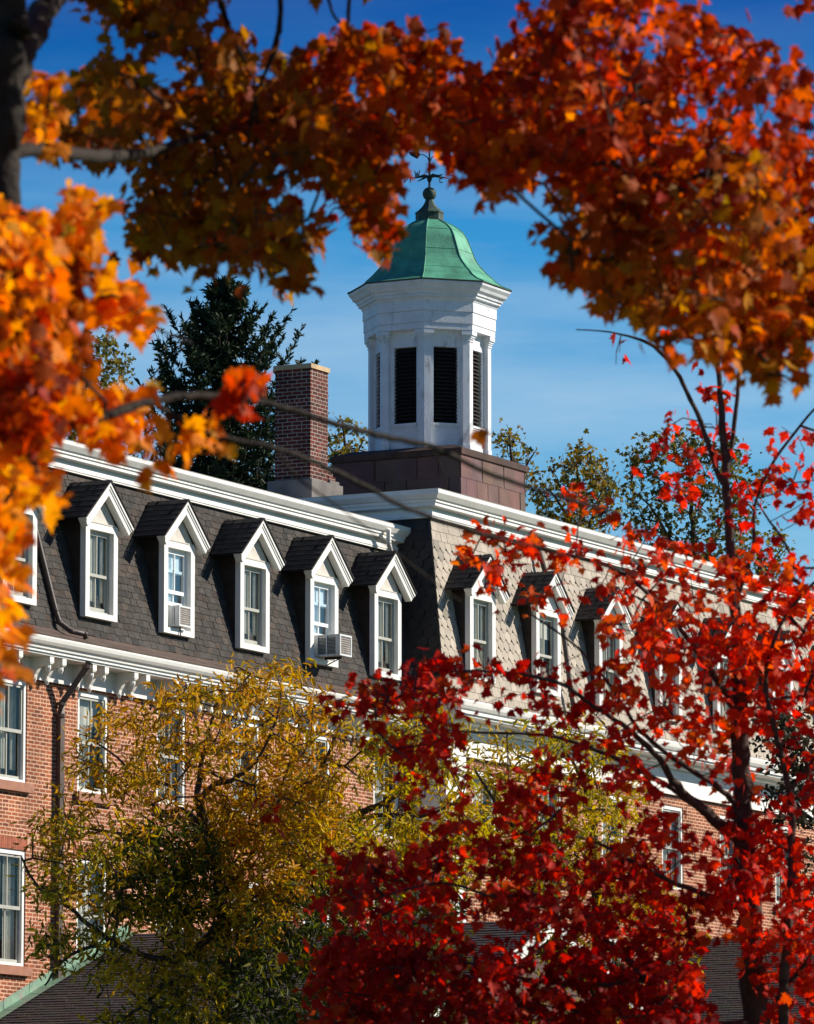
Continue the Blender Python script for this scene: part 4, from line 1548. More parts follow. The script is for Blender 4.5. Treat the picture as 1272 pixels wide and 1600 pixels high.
# --- orange maple whose trunk stands at the left edge
gx = wp(5, 800, 23)
tree('orange_maple', 'maple with thick dark trunk and bright orange leaves at the left edge', 'tree',
     [[('g', gx[0] - 0.24, gx[1], 0, 0.20), (-70, 800, 23, 70), (-30, 480, 23, 62), (2, 290, 23, 58), (8, 150, 23, 62), (10, 20, 23, 60), (0, -200, 23, 50), (40, -480, 23.2, 30), (80, -800, 23.4, 8)],
      [(10, 150, 23, 50), (40, 70, 23.3, 42), (75, 10, 24, 40), (130, -70, 25, 34), (260, -160, 26.5, 26), (420, -210, 27, 18), (640, -230, 27, 12)],
      [(8, 240, 23, 26), (80, 234, 23.5, 23), (150, 244, 24.5, 21), (220, 240, 26, 16), (310, 215, 27, 11), (420, 190, 27.5, 8), (520, 170, 28, 5)],
      [(-20, 700, 23, 30), (60, 680, 22.5, 18), (115, 666, 22.5, 13), (180, 645, 22.6, 15), (250, 624, 22.8, 14), (340, 618, 23, 12), (420, 631, 23.2, 11), (520, 661, 23.4, 10), (600, 682, 23.6, 9.5), (680, 700, 23.8, 9), (760, 738, 24, 8), (860, 772, 24.2, 7), (960, 800, 24.4, 5)],
      [(236, 628, 22.8, 9), (290, 660, 22.9, 11), (350, 684, 23, 10), (420, 698, 23.1, 9), (500, 726, 23.3, 9), (580, 765, 23.5, 8), (650, 800, 23.7, 7.5), (740, 830, 23.9, 7), (850, 858, 24.1, 4), (1000, 900, 24.3, 3)],
      [(428, 700, 23.2, 4), (470, 750, 23.3, 4), (540, 800, 23.4, 3), (640, 880, 23.6, 3), (720, 940, 23.8, 2)],
      [(676, 704, 23.8, 3), (690, 730, 23.8, 3), (700, 760, 23.8, 2)],
      [(160, 478, 23, 5), (210, 500, 23.2, 5), (250, 516, 23.4, 4), (300, 536, 23.5, 3)],
      [(282, 530, 23.4, 4), (284, 548, 23.4, 3)],
      [(330, -60, 27, 9), (350, 20, 27, 8), (372, 75, 27, 6), (400, 130, 27, 4)],
      [(440, -60, 27, 10), (438, 30, 27, 9), (430, 80, 27, 7), (400, 150, 27, 5), (380, 260, 27, 4)],
      [(500, -60, 27.5, 6), (520, 20, 27.5, 5), (560, 60, 27.5, 4)],
      [(0, 420, 23, 18), (60, 400, 22.5, 12), (120, 350, 22, 8), (160, 320, 22, 5)]],
     [([(60, -330), (700, -520), (950, -300), (600, -110), (250, -70), (140, -120)], 260, 23.6, 2.2, ORANGE, 6),  # unseen foliage above the view, added to shade the trunk
      ([(-150, 320), (50, 325), (95, 345), (90, 420), (105, 470), (95, 560), (100, 640), (75, 700), (78, 775), (40, 815), (4, 860), (2, 1000), (-12, 1080), (-70, 1140), (-150, 900)], 400, 22, 2.0, ORANGE, 6),
      ([(105, 290), (140, 285), (150, 340), (145, 380), (110, 370)], 14, 22.2, 0.5, ORANGE, 5),
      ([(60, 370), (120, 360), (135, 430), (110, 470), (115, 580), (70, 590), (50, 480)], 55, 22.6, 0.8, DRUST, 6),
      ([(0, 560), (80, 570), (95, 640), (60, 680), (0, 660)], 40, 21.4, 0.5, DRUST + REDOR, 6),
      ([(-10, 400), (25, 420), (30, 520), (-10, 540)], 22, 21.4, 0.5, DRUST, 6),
      ([(165, 430), (195, 430), (228, 485), (212, 500), (185, 475), (160, 490), (150, 460)], 20, 22.3, 0.4, ORANGE, 5),
      ([(150, 615), (185, 605), (215, 650), (205, 695), (165, 690), (140, 670)], 22, 22.8, 0.8, ORANGE, 5),
      ([(285, 660), (320, 640), (345, 660), (335, 700), (300, 705)], 8, 22.8, 0.5, ORANGE, 4),
      ([(360, 600), (385, 600), (388, 645), (365, 650)], 6, 22.8, 0.3, REDOR, 4),
      ([(235, 700), (262, 700), (262, 735), (240, 735)], 5, 22.8, 0.3, ORANGE, 4),
      ([(368, 570), (378, 570), (385, 600), (378, 600)], 3, 22.8, 0.1, REDOR, 3),
      ([(732, 650), (744, 650), (744, 660), (732, 660)], 1, 23.8, 0.1, DRUST, 0.5),
      ([(50, 115), (85, 122), (105, 195), (60, 215), (30, 190)], 15, 23.5, 0.5, ORANGE, 5)],
     'maple', 0.084, 0.050, BARK_SHADE, LEAF, 11, tip=0.0028)

# --- the rust-coloured crown overhead belongs to a second maple, its trunk out of view at the left
gx = wp(-420, 800, 27.5)
tree('rust_maple', 'overhanging maple crown with shaded rust brown leaves across the top left sky', 'tree',
     [[('g', gx[0], gx[1], 0, 0.26), (-420, 900, 27.5, 150), (-400, 300, 27.5, 120), (-330, -100, 27.5, 90), (-150, -330, 27.5, 60), (-40, -560, 27.6, 32), (20, -850, 27.8, 8)],
      [(-360, 0, 27.5, 60), (-100, -200, 27.5, 40), (150, -180, 27.5, 26), (350, -120, 27.5, 18), (560, -90, 27.8, 12), (760, -80, 28, 8)],
      [(200, -170, 27.5, 14), (250, -40, 27.5, 10), (300, 60, 27.5, 8), (330, 180, 27.5, 6), (340, 300, 27.5, 4)],
      [(420, -110, 27.6, 12), (438, 0, 27.6, 9), (432, 60, 27.6, 8), (405, 150, 27.6, 6), (400, 250, 27.6, 4)],
      [(560, -90, 27.8, 9), (545, 40, 27.8, 6), (590, 150, 27.8, 5), (590, 280, 27.8, 4)],
      [(320, -120, 27.5, 8), (345, 10, 27.5, 7), (375, 80, 27.5, 5)]],
     [([(-100, -160), (300, -180), (700, -170), (720, -60), (560, -45), (420, -40), (100, -60)], 230, 27.5, 3.2, RUST, 6),
      ([(500, -450), (1500, -700), (1500, -300), (1000, -130), (620, -130)], 260, 27.9, 3.4, RUST, 6),  # unseen crown above the view, added to shade the leaves below
      ([(112, -30), (330, -30), (318, 80), (280, 92), (235, 85), (195, 52), (150, 30)], 60, 27.5, 1.2, RUST, 6),
      ([(102, 165), (140, 95), (205, 75), (245, 135), (290, 158), (318, 120), (300, 60), (350, 42), (400, 75), (470, 62), (482, 120), (500, 150), (512, 235), (440, 250), (440, 318), (484, 340), (488, 380), (458, 452), (432, 438), (400, 395), (370, 435), (320, 400), (272, 425), (235, 385), (190, 380), (215, 300), (182, 245), (125, 232), (98, 200)], 350, 27.5, 2.4, RUST, 6,
       ((268, 122, 30, 30), (385, 205, 14, 14), (470, 290, 40, 36), (300, 330, 10, 10), (235, 160, 8, 8))),
      ([(495, 65), (555, 38), (600, 52), (650, 30), (700, 48), (700, 120), (735, 150), (720, 215), (680, 212), (640, 230), (632, 300), (612, 340), (618, 390), (575, 385), (562, 335), (512, 325), (485, 262), (505, 200), (485, 140)], 210, 27.8, 1.8, RUST + REDOR, 6,
       ((552, 150, 26, 42), (662, 268, 62, 56), (520, 95, 14, 16)))],
     'maple', 0.086, 0.056, BARK, LEAF, 12, tip=0.003)

# --- red-orange maple, its trunk out of view at the right
gx = wp(1650, 800, 26.5)
tree('red_orange_maple', 'overhanging maple crown with dense red orange leaves filling the upper right sky', 'tree',
     [[('g', gx[0], gx[1], 0, 0.26), (1650, 900, 26.5, 150), (1600, 300, 26.5, 120), (1500, -100, 26.5, 90), (1380, -330, 26.5, 60), (1300, -560, 26.6, 34), (1260, -800, 26.8, 16), (1240, -1000, 27, 5)],
      [(1500, -100, 26.5, 50), (1300, -160, 26.5, 34), (1100, -100, 26.5, 22), (960, -20, 26.5, 12), (940, 30, 26.5, 9), (880, 60, 26.5, 7)],
      [(1100, -100, 26.5, 16), (930, -110, 26.8, 12), (830, -60, 27, 9), (815, 0, 27, 8), (850, 60, 27, 7), (890, 110, 27, 5)],
      [(900, -100, 26.5, 9), (905, -20, 26.5, 8), (955, 50, 26.5, 7), (1000, 120, 26.5, 5)],
      [(1560, 100, 26.5, 40), (1350, 200, 26.5, 22), (1180, 250, 26.3, 14), (1020, 300, 26.2, 8), (900, 380, 26.2, 5)],
      [(1560, 300, 26.5, 30), (1350, 400, 26.5, 16), (1180, 450, 26.3, 10), (1060, 480, 26.2, 6)]],
     [([(710, 135), (760, 75), (840, 50), (880, 70), (975, 125), (980, 195), (905, 255), (832, 272), (800, 292), (742, 310), (705, 285), (690, 215)], 200, 26.8, 1.8, REDOR + REDOR + ORANGE[:1], 6, ((662, 268, 62, 56),)),
      ([(840, 20), (900, -60), (1090, -80), (1092, 60), (1130, 35), (1180, 25), (1205, 75), (1238, 130), (1262, 215), (1290, 330), (1280, 440), (1000, 400), (880, 300), (870, 200)], 330, 26.4, 2.4, REDOR, 6, ((880, 75, 14, 22), (1015, 180, 12, 14))),
      ([(870, 300), (960, 260), (1180, 200), (1240, 330), (1270, 450), (1245, 520), (1080, 470), (900, 440), (862, 390)], 270, 26.2, 2.4, GOLD + REDOR[2:], 6, ((1050, 205, 24, 28), (1080, 260, 12, 14))),
      ([(870, 400), (1000, 430), (1250, 440), (1262, 540), (1235, 590), (1200, 590), (1150, 548), (1085, 555), (1010, 530), (970, 490), (890, 440)], 170, 26.0, 1.6, ORANGE[:3] + RUST + REDOR, 6, ((985, 420, 14, 12), (925, 400, 16, 12), (1065, 515, 14, 10))),
      ([(1275, 200), (1500, 150), (1560, 600), (1300, 560), (1280, 400)], 200, 26.5, 2.4, REDOR, 6),
      ([(1100, -250), (1600, -350), (1600, 100), (1300, 60), (1180, -60)], 150, 26.8, 2.6, REDOR, 6),
      ([(1000, -500), (1100, -900), (1300, -1100), (1500, -900), (1650, -500), (1300, -420)], 160, 26.8, 3.0, REDOR, 6),
      ([(1256, 120), (1290, 120), (1290, 170), (1262, 168)], 3, 26.2, 0.3, REDOR, 3)],
     'maple', 0.080, 0.056, BARK, LEAF, 13, tip=0.003)

# --- red maple in front of the forward block
gx = wp(1180, 1600, 46.0)
tree('red_maple', 'slender red maple with dark forked trunk and scarlet leaves in front of the right wing', 'tree',
     [[('g', gx[0], gx[1], 0, 0.12), (1182, 1640, 46.0, 44), (1172, 1450, 46.0, 38), (1162, 1300, 46.0, 34), (1158, 1150, 46.0, 28), (1152, 1000, 46.0, 20), (1140, 850, 46.0, 15), (1132, 700, 46.0, 12), (1124, 600, 46.0, 9), (1118, 520, 46.0, 6), (1118, 440, 46.0, 3)],
      [('g', gx[0] + 0.16, gx[1] - 0.1, 0, 0.07), (1222, 1640, 45.5, 18), (1232, 1450, 45.5, 15), (1238, 1290, 45.5, 13), (1232, 1230, 45.5, 11), (1208, 1130, 45.4, 9), (1196, 1060, 45.4, 8), (1218, 980, 45.3, 6), (1262, 920, 45.3, 5), (1320, 880, 45.3, 3)],
      [(1234, 1235, 45.5, 8), (1262, 1200, 45.5, 6), (1300, 1140, 45.5, 4)],
      [(1156, 1312, 46.0, 24), (1112, 1276, 45.8, 18), (1064, 1236, 45.6, 14), (1028, 1184, 45.5, 10), (978, 1136, 45.4, 8), (930, 1105, 45.3, 7), (880, 1070, 45.2, 6), (800, 1052, 45.1, 5), (700, 1050, 45.0, 4), (600, 1070, 45.0, 2)],
      [(1110, 1276, 45.8, 12), (1050, 1233, 46.0, 9), (985, 1195, 46.2, 8), (930, 1172, 46.3, 7), (860, 1150, 46.4, 5), (760, 1145, 46.5, 4), (690, 1140, 46.5, 3)],
      [(1158, 1262, 46.0, 12), (1124, 1232, 45.8, 9), (1060, 1190, 45.7, 8), (1000, 1142, 45.7, 7), (960, 1080, 45.6, 5), (900, 1010, 45.6, 4), (830, 960, 45.6, 3)],
      [(1160, 1130, 46.0, 14), (1120, 1060, 45.8, 11), (1060, 980, 45.7, 8), (980, 900, 45.6, 6), (900, 870, 45.6, 5), (800, 850, 45.5, 4), (730, 830, 45.5, 3)],
      [(1134, 760, 46.0, 9), (1120, 735, 46.0, 9), (1095, 660, 46.0, 8), (1062, 590, 46.0, 7), (1022, 542, 46.0, 6), (960, 520, 46.0, 3), (900, 515, 46.0, 2)],
      [(1140, 720, 46.0, 8), (1150, 640, 46.0, 7), (1156, 580, 46.1, 6), (1172, 540, 46.2, 4)],
      [(1148, 940, 46.0, 9), (1176, 860, 46.0, 7), (1180, 790, 46.0, 5), (1210, 720, 46.0, 5), (1272, 640, 46.0, 4), (1330, 590, 46.0, 3)],
      [(1152, 1000, 46.0, 10), (1200, 930, 46.0, 7), (1240, 880, 46.0, 5), (1180, 780, 46.1, 3)],
      [(1166, 1420, 46.0, 16), (1110, 1400, 45.7, 10), (1050, 1378, 45.5, 8), (1000, 1352, 45.4, 7), (940, 1320, 45.3, 5), (880, 1300, 45.2, 3)],
      [(1176, 1600, 46.0, 20), (1090, 1600, 45.7, 14), (1010, 1530, 45.5, 11), (960, 1480, 45.4, 9), (900, 1440, 45.3, 7), (840, 1400, 45.2, 6), (770, 1400, 45.1, 5), (690, 1380, 45.0, 4), (600, 1400, 45.0, 3)],
      [(1010, 1530, 45.5, 9), (920, 1540, 45.4, 7), (820, 1530, 45.3, 5), (700, 1500, 45.2, 4), (580, 1520, 45.2, 3)],
      [(1180, 1640, 46.0, 14), (1215, 1560, 46.0, 9), (1262, 1500, 46.0, 7), (1310, 1420, 46.0, 4)]],
     [([(670, 1015), (760, 1005), (890, 1060), (950, 1120), (870, 1130), (800, 1110), (740, 1120), (720, 1200), (740, 1290), (690, 1330), (650, 1260), (600, 1150), (520, 1095), (560, 1075)], 110, 45.3, 1.4, RED, 6),
      ([(480, 1345), (640, 1310), (860, 1330), (1000, 1340), (1120, 1420), (1090, 1500), (1110, 1640), (480, 1640), (530, 1560), (480, 1500), (560, 1450), (490, 1400)], 470, 45.3, 2.2, RED + SHADE_RED, 8),
      ([(560, 1480), (1100, 1500), (1110, 1660), (500, 1660)], 210, 45.0, 1.8, SHADE_RED, 7),
      ([(705, 830), (760, 805), (865, 850), (895, 900), (840, 950), (765, 955)], 24, 45.5, 0.8, REDO, 6),
      ([(905, 850), (1000, 820), (1100, 840), (1272, 870), (1300, 1000), (1200, 1030), (1080, 1030), (960, 990), (870, 950), (860, 880)], 135, 45.7, 1.6, REDO, 6),
      ([(1000, 1000), (1272, 980), (1272, 1060), (1180, 1160), (1200, 1230), (1110, 1250), (1070, 1180), (990, 1120), (900, 1080), (930, 1000)], 115, 45.7, 1.6, REDO, 6),
      ([(1060, 580), (1130, 570), (1150, 640), (1130, 720), (1080, 770), (1010, 790), (1000, 700), (1050, 650)], 22, 46.0, 0.9, RED, 5),
      ([(1150, 660), (1300, 650), (1300, 860), (1180, 850), (1130, 780)], 26, 46.0, 1.0, RED, 5),
      ([(930, 530), (1000, 530), (1010, 600), (970, 600)], 4, 46.0, 0.4, RED, 1),
      ([(1060, 520), (1120, 500), (1140, 560), (1080, 580)], 6, 46.0, 0.4, RED, 3),
      ([(870, 750), (960, 750), (960, 830), (880, 830)], 9, 45.8, 0.5, REDO, 3),
      ([(1150, 1260), (1270, 1320), (1320, 1640), (1200, 1640), (1190, 1560), (1150, 1470), (1120, 1380)], 150, 45.8, 1.4, RED, 6),
      ([(820, 1160), (960, 1150), (1050, 1260), (1150, 1330), (1150, 1430), (1000, 1350), (860, 1340), (760, 1310), (780, 1220)], 100, 45.5, 1.5, RED, 6, ((935, 1270, 45, 35),)),
      ([(1190, 980), (1272, 980), (1300, 1080), (1200, 1080)], 14, 45.4, 0.5, REDO, 4),
      ([(1310, 650), (1500, 700), (1720, 950), (1740, 1300), (1600, 1600), (1330, 1640), (1290, 1200)], 560, 46.0, 3.0, RED, 7),  # unseen right side of the crown, added dense to shade the lower leaves
      ([(500, 1075), (560, 1060), (660, 1080), (700, 1040), (640, 1120), (560, 1110)], 16, 45.4, 0.6, RED, 4),
      ([(470, 1490), (560, 1470), (600, 1560), (500, 1660), (470, 1600)], 30, 45.2, 1.0, RED, 5),
      ([(480, 1340), (560, 1330), (600, 1400), (520, 1420), (480, 1390)], 12, 45.2, 0.6, RED, 5),
      ([(1180, 1100), (1272, 1060), (1300, 1250), (1220, 1300)], 34, 45.4, 0.8, RED, 4),
      ([(365, 1255), (420, 1255), (420, 1310), (370, 1310)], 3, 45.0, 0.3, RED, 2)],
     'maple', 0.090, 0.070, BARK, LEAF, 14, tip=0.003, droop=0.6)

# --- yellow tree in front of the left wing
gx = wp(352, 1600, 88)
YB = [(4, (0.64, 0.36, 0.014), 0), (3, (0.58, 0.23, 0.014), 0), (2, (0.50, 0.36, 0.02), 0), (0.8, (0.24, 0.15, 0.02), 0)]
tree('yellow_tree', 'yellow leaved tree with dark crooked limbs in front of the left brick wall', 'tree',
     [[('g', gx[0], gx[1], 0, 0.16), (352, 1640, 88, 30), (350, 1520, 88, 26), (348, 1420, 88, 22), (338, 1350, 88, 18), (322, 1295, 88, 15), (310, 1250, 88, 12), (316, 1190, 88, 8), (330, 1130, 88, 5), (345, 1080, 88, 3)],
      [(322, 1290, 88, 10), (316, 1250, 87.8, 10), (335, 1226, 87.6, 9), (366, 1217, 87.4, 8), (400, 1190, 87.2, 5), (430, 1130, 87, 4), (440, 1080, 87, 3)],
      [(312, 1285, 88, 9), (285, 1265, 88.3, 8), (255, 1268, 88.5, 7), (220, 1240, 88.5, 5), (190, 1190, 88.5, 4), (150, 1160, 88.5, 3)],
      [(345, 1440, 88, 15), (300, 1490, 87.6, 12), (262, 1500, 87.4, 10), (191, 1480, 87, 9), (161, 1461, 87, 8), (131, 1439, 87, 7), (109, 1418, 87, 6), (75, 1401, 87, 5), (49, 1371, 87, 4), (34, 1340, 87, 3)],
      [(190, 1478, 87, 7), (140, 1480, 87, 6), (100, 1500, 87, 5), (70, 1540, 87, 3)],
      [(350, 1560, 88, 16), (330, 1536, 87.5, 14), (300, 1530, 87.3, 12), (255, 1542, 87, 9), (225, 1570, 87, 6), (180, 1600, 87, 4)],
      [(350, 1545, 88, 20), (395, 1470, 88.4, 17), (440, 1398, 88.6, 16), (472, 1358, 88.8, 14), (518, 1312, 89, 12), (558, 1273, 89, 11), (597, 1256, 89, 9), (632, 1232, 89, 7), (655, 1203, 89, 5), (670, 1170, 89, 3)],
      [(545, 1282, 89, 8), (604, 1273, 88.7, 7), (650, 1276, 88.6, 6), (682, 1268, 88.5, 4), (720, 1250, 88.5, 3)],
      [(455, 1380, 88.7, 10), (480, 1300, 88.2, 8), (495, 1230, 88, 6), (520, 1160, 88, 5), (545, 1100, 88, 3)],
      [(347, 1400, 88, 9), (390, 1340, 88.6, 8), (420, 1270, 88.8, 6), (450, 1200, 89, 4), (470, 1120, 89, 3)],
      [(336, 1350, 88, 8), (290, 1340, 88.3, 7), (230, 1310, 88.5, 6), (170, 1300, 88.5, 5), (110, 1290, 88.5, 3)],
      [(351, 1580, 88, 16), (430, 1530, 87.6, 11), (520, 1490, 87.5, 9), (600, 1450, 87.5, 7), (680, 1440, 87.5, 5)]],
     [([(350, 1045), (400, 1040), (470, 1045), (520, 1080), (550, 1120), (540, 1200), (480, 1250), (420, 1220), (330, 1220), (250, 1180), (200, 1150), (120, 1180), (110, 1140), (180, 1100), (250, 1080), (300, 1060)], 344, 88, 5.0, YB, 11, ((265, 1215, 38, 28),)),
      ([(110, 1180), (250, 1170), (300, 1260), (180, 1270), (100, 1260), (90, 1230)], 89, 88, 4.0, YB, 10),
      ([(60, 1270), (180, 1270), (300, 1300), (350, 1400), (330, 1480), (180, 1440), (120, 1420), (50, 1400), (40, 1330)], 294, 88, 4.5, YB + YGR, 11),
      ([(200, 1300), (290, 1280), (340, 1300), (350, 1420), (280, 1450), (190, 1430), (170, 1360)], 216, 87.6, 3.0, DGR, 13),
      ([(330, 1230), (520, 1210), (540, 1280), (470, 1380), (420, 1480), (340, 1480), (360, 1380), (300, 1290)], 459, 88.2, 4.0, YB, 13),
      ([(560, 1080), (680, 1090), (740, 1140), (740, 1220), (600, 1250), (540, 1200), (570, 1130)], 152, 88.6, 3.0, YGR + YEL, 10),
      ([(520, 1270), (620, 1270), (740, 1230), (770, 1300), (720, 1400), (580, 1340), (470, 1380), (500, 1300)], 255, 88.6, 3.5, YGR + YEL, 11, ((662, 1262, 28, 26),)),
      ([(400, 1400), (560, 1360), (720, 1400), (720, 1660), (380, 1660), (360, 1480)], 662, 87.8, 4.0, DGR, 13),
      ([(420, 1280), (560, 1290), (620, 1380), (520, 1440), (420, 1420)], 118, 88.4, 3.0, YB + YGR, 9),
      ([(40, 1430), (170, 1450), (250, 1500), (330, 1500), (340, 1660), (150, 1660), (110, 1560), (60, 1500)], 216, 87.2, 3.0, DGR + YEL, 10, ((110, 1560, 60, 40),)),
      ([(250, 1440), (360, 1480), (360, 1660), (220, 1660)], 152, 87.3, 3.0, DGR + YEL, 11)],
     'blade', 0.15, 0.125, BARK, LEAFY, 15, tip=0.0045, droop=0.35, clump=0.6)

# --- second yellow-green tree, behind the red maple
gx = wp(935, 1600, 92)
tree('yellow_tree', 'yellow green tree half hidden behind the red maple below the tall white frieze', 'tree',
     [[('g', gx[0], gx[1], 0, 0.14), (938, 1640, 92, 26), (936, 1500, 92, 20), (930, 1360, 92, 15), (925, 1270, 92, 10), (900, 1200, 92, 6), (860, 1140, 92, 3)],
      [(930, 1380, 92, 10), (870, 1330, 91.5, 8), (800, 1290, 91.2, 6), (740, 1200, 91, 4)],
      [(932, 1400, 92, 10), (990, 1380, 91.5, 8), (1040, 1420, 91.2, 5), (1080, 1470, 91, 3)]],
     [([(780, 1130), (900, 1110), (990, 1180), (1000, 1290), (900, 1330), (790, 1280), (740, 1200)], 216, 92, 3.0, YGR + YEL, 11),
      ([(740, 1250), (880, 1300), (880, 1400), (760, 1420), (710, 1320)], 132, 91.5, 3.0, YGR, 11),
      ([(900, 1300), (1000, 1330), (1060, 1380), (1090, 1460), (1050, 1490), (930, 1420), (880, 1370)], 156, 91.5, 2.5, YB, 11),
      ([(850, 1440), (1000, 1440), (1080, 1500), (1080, 1660), (760, 1660)], 180, 91.8, 3.0, DGR + YEL, 11)],
     'blade', 0.15, 0.125, BARK, LEAFY, 16, tip=0.0045, droop=0.35, clump=0.6)

# --- small dark-leaved tree before the far end of the right block
gx = wp(1290, 1600, 98)
tree('dark_leaved_tree', 'thin tree with small dark leaves and tangled twigs by the far right dormer', 'tree',
     [[('g', gx[0], gx[1], 0, 0.10), (1292, 1640, 98, 16), (1290, 1400, 98, 12), (1275, 1250, 98, 8), (1255, 1180, 98, 6), (1230, 1130, 98, 3)],
      [(1280, 1290, 98, 7), (1230, 1250, 97.6, 5), (1190, 1230, 97.4, 3)],
      [(1285, 1350, 98, 7), (1310, 1250, 98, 5), (1320, 1130, 98, 3)]],
     [([(1195, 1105), (1240, 1108), (1290, 1135), (1340, 1180), (1300, 1250), (1240, 1240), (1210, 1180), (1180, 1150)], 150, 98, 2.0, DKL, 9),
      ([(1170, 1220), (1290, 1240), (1330, 1450), (1230, 1400), (1180, 1290)], 90, 98, 2.0, DKL, 6)],
     'oval', 0.11, 0.12, BARK, LEAFY, 17, tip=0.006, droop=0.4)

# --- trees behind the building
def back_tree(label, cx, cy, rx, ry, d, pal, n, seed, name='background_tree', lp=7, size=0.13):
    g0 = wp(cx, cy, d)
    poly = [(cx + rx * math.cos(a) * (1 + 0.16 * math.sin(3 * a + seed)), cy + ry * math.sin(a) * (1 + 0.14 * math.cos(4 * a + seed))) for a in np.linspace(0, 2 * PI, 18)[:-1]]
    w = d / F_PX
    zt_ = g0[2]
    sk = [[('g', g0[0], g0[1], 0, 0.22), ('g', g0[0], g0[1], zt_ * 0.5, 0.16), (cx + 4, cy + ry * 0.9, d, 10), (cx, cy, d, 6), (cx - 5, cy - ry * 0.8, d, 2)],
          [(cx + 3, cy + ry, d, 8), (cx - rx * 0.5, cy + ry * 0.1, d, 4), (cx - rx * 0.85, cy - ry * 0.2, d, 2)],
          [(cx + 3, cy + ry, d, 8), (cx + rx * 0.5, cy + ry * 0.1, d, 4), (cx + rx * 0.85, cy - ry * 0.3, d, 2)]]
    return tree(name, label, 'tree', sk, [(poly, n, d, 2.6, pal, lp)], 'maple_small', size, 0.17, BARK, LEAFY, seed, tip=0.007, droop=0.4, group='turning trees behind the building', clump=0.5)


back_tree('olive and gold treetop just right of the cupola base, above the white cornice', 905, 775, 66, 78, 158, BGT, 200, 31)
back_tree('sparse golden treetop peeping out between the cupola and its lower right base', 800, 725, 42, 62, 162, BGT, 60, 32, lp=5)
back_tree('sparse golden treetop between the chimney and the white cupola', 540, 705, 34, 62, 162, BGT, 75, 33, lp=5)
back_tree('large olive brown treetop behind the upper branches of the red maple', 1080, 790, 112, 128, 160, BGG, 420, 34)
back_tree('small golden treetop behind the far right end of the roof', 1185, 872, 44, 50, 170, BGT, 70, 35, lp=5)
back_tree('green leafy treetop left of the spruce, behind the orange leaves', 145, 640, 62, 120, 150, BGG, 240, 36)
tr_ = back_tree('thin bare topped tree rising between the orange leaves and the spruce', 262, 640, 36, 110, 156, BGG, 60, 37, lp=1.2)


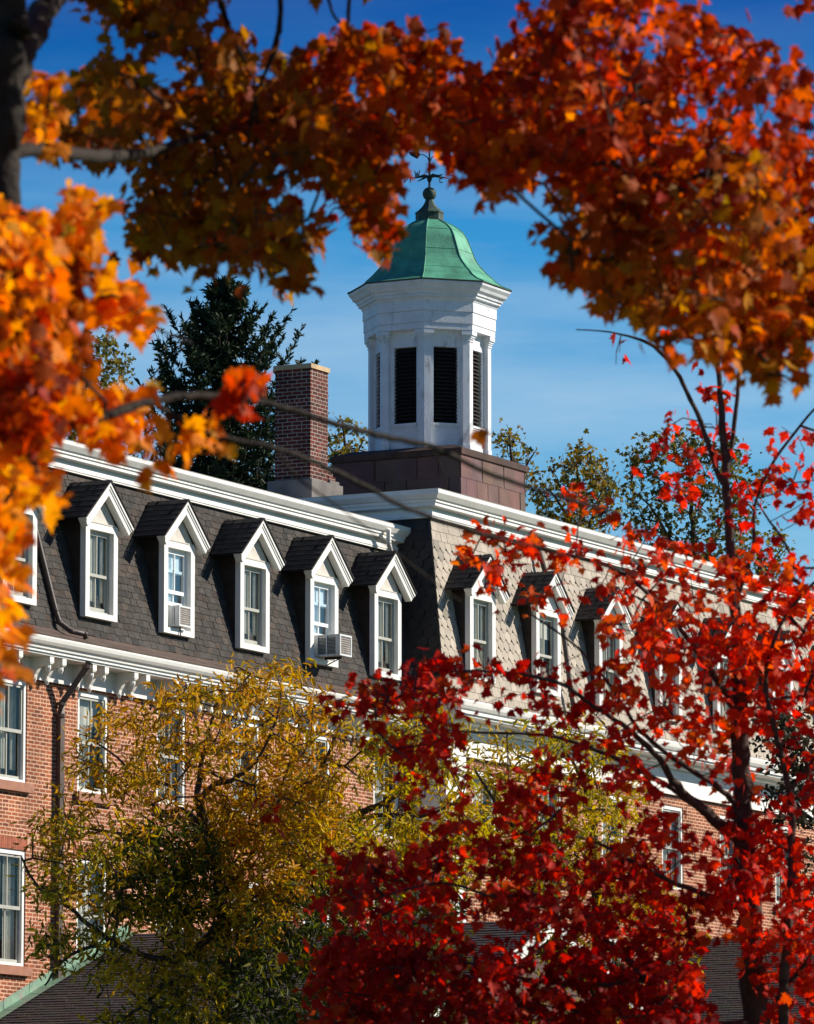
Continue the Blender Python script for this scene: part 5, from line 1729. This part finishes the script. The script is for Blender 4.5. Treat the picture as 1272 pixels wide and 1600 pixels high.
# --- spruce behind the roof of the left wing
def spruce(name, label, px, ytop, ybot, d, seed, halfw):
    rng = np.random.default_rng(seed)
    top = wp(px, ytop, d)
    root = np.array([top[0], top[1], 0.0])
    o = empty(name, root)
    tag(o, label, 'tree')
    t_ = MB()
    H_ = top[2]
    zs = np.linspace(0, H_, 24)
    t_.tube([(rng.normal() * 0.01, rng.normal() * 0.01, z) for z in zs], [0.30 * (1 - z / H_) ** 0.8 + 0.012 for z in zs], 10)
    t_.build('trunk', BARK, o, smooth=True)
    b_ = MB()
    cen, dirs = [], []
    z = H_ - 0.12
    zlow = wp(px, ybot, d)[2]
    while z > 3:
        h = H_ - z
        nb = 5 if z > zlow - 2 else 4
        L0 = 0.10 + 0.66 * h if h < 2.2 else 1.55 + 0.22 * (h - 2.2)
        for k in range(nb):
            a = rng.uniform(0, 2 * PI)
            L_ = L0 * rng.uniform(0.6, 1.22)
            dx, dy = math.cos(a), math.sin(a)
            pts, n = [], 9
            for i in range(n + 1):
                t = i / n
                dz = 0.25 * h ** 0.3 * t * L_ * 0.3 - 0.30 * L_ * math.sin(PI * min(t * 1.05, 1)) * min(1, h / 3) + 0.55 * L_ * t ** 3
                pts.append(np.array([dx * L_ * t, dy * L_ * t, z + dz]) + rng.normal(size=3) * 0.01)
            b_.tube(pts, [0.022 * (1 - i / (n + 1)) + 0.004 for i in range(n + 1)], 4, cap=False)
            fine = z > zlow - 1.5
            for i in range(1, n + 1):
                q = pts[i]
                dv = pts[i] - pts[i - 1]
                dv = dv / np.linalg.norm(dv)
                # side and hanging twiglets
                nt_ = (3 if fine else 2) if i < n else 3
                for _ in range(nt_):
                    sgn = rng.choice([-1, 1])
                    sd_ = np.array([-dy * sgn, dx * sgn, 0]) * rng.uniform(0.2, 1.0) + dv * rng.uniform(0.2, 0.9) + np.array([0, 0, -1]) * rng.uniform(0.0, 1.1) * (1 if i < n - 1 else 0.0)
                    sd_ /= np.linalg.norm(sd_)
                    ll = rng.uniform(0.15, 0.42) * (0.6 + 0.5 * min(1, h / 3))
                    base_ = pts[i - 1] + (q - pts[i - 1]) * rng.uniform()
                    m_ = max(2, int(ll / 0.07))
                    for s_ in range(m_):
                        c0 = base_ + sd_ * ll * s_ / m_
                        for _ in range(4 if fine else 2):
                            cen.append(c0)
                            dd = sd_ * 0.9 + rng.normal(size=3) * 0.55
                            dirs.append(dd / np.linalg.norm(dd))
                if i >= n - 1:            # upturned leader tuft
                    for s_ in range(6):
                        cen.append(q + dv * 0.03 * s_)
                        dd = dv + rng.normal(size=3) * 0.5
                        dirs.append(dd / np.linalg.norm(dd))
        z -= rng.uniform(0.16, 0.26) * (1 if z > zlow - 2 else 2.2)
    for s_ in range(40):
        cen.append(np.array([0, 0, H_ - 0.02 * s_]))
        dd = np.array([0, 0, 0.8]) + rng.normal(size=3) * 0.5
        dirs.append(dd / np.linalg.norm(dd))
    b_.build('branches', BARK, o, smooth=True)
    cen, T = np.array(cen), np.array(dirs)
    n = len(cen)
    A = rand_unit(rng, n)
    Bn = np.cross(T, A)
    Bn /= np.linalg.norm(Bn, axis=1)[:, None]
    sz = rng.uniform(0.10, 0.20, n)
    pts = np.array([(0.09, 0), (0.10, 0.6), (0.0, 1.0), (-0.10, 0.6), (-0.09, 0)])
    V_ = cen[:, None, :] + sz[:, None, None] * (pts[None, :, 0:1] * 1.3 * Bn[:, None, :] + pts[None, :, 1:2] * T[:, None, :])
    tri = np.array([(0, 1, 2), (0, 2, 3), (0, 3, 4)])
    F_ = (tri[None] + (np.arange(n) * 5)[:, None, None]).reshape(-1, 3)
    cc = pick(rng, SPR, n) * rng.uniform(0.7, 1.4, (n, 1))
    tri_mesh('needles', V_.reshape(-1, 3), F_, np.repeat(cc, 5, axis=0), LEAFN, o, np.zeros(3))
    return o


spruce('spruce', 'dark green pointed spruce rising behind the roof just left of the chimney', 350, 440, 760, 140, 41, 100)
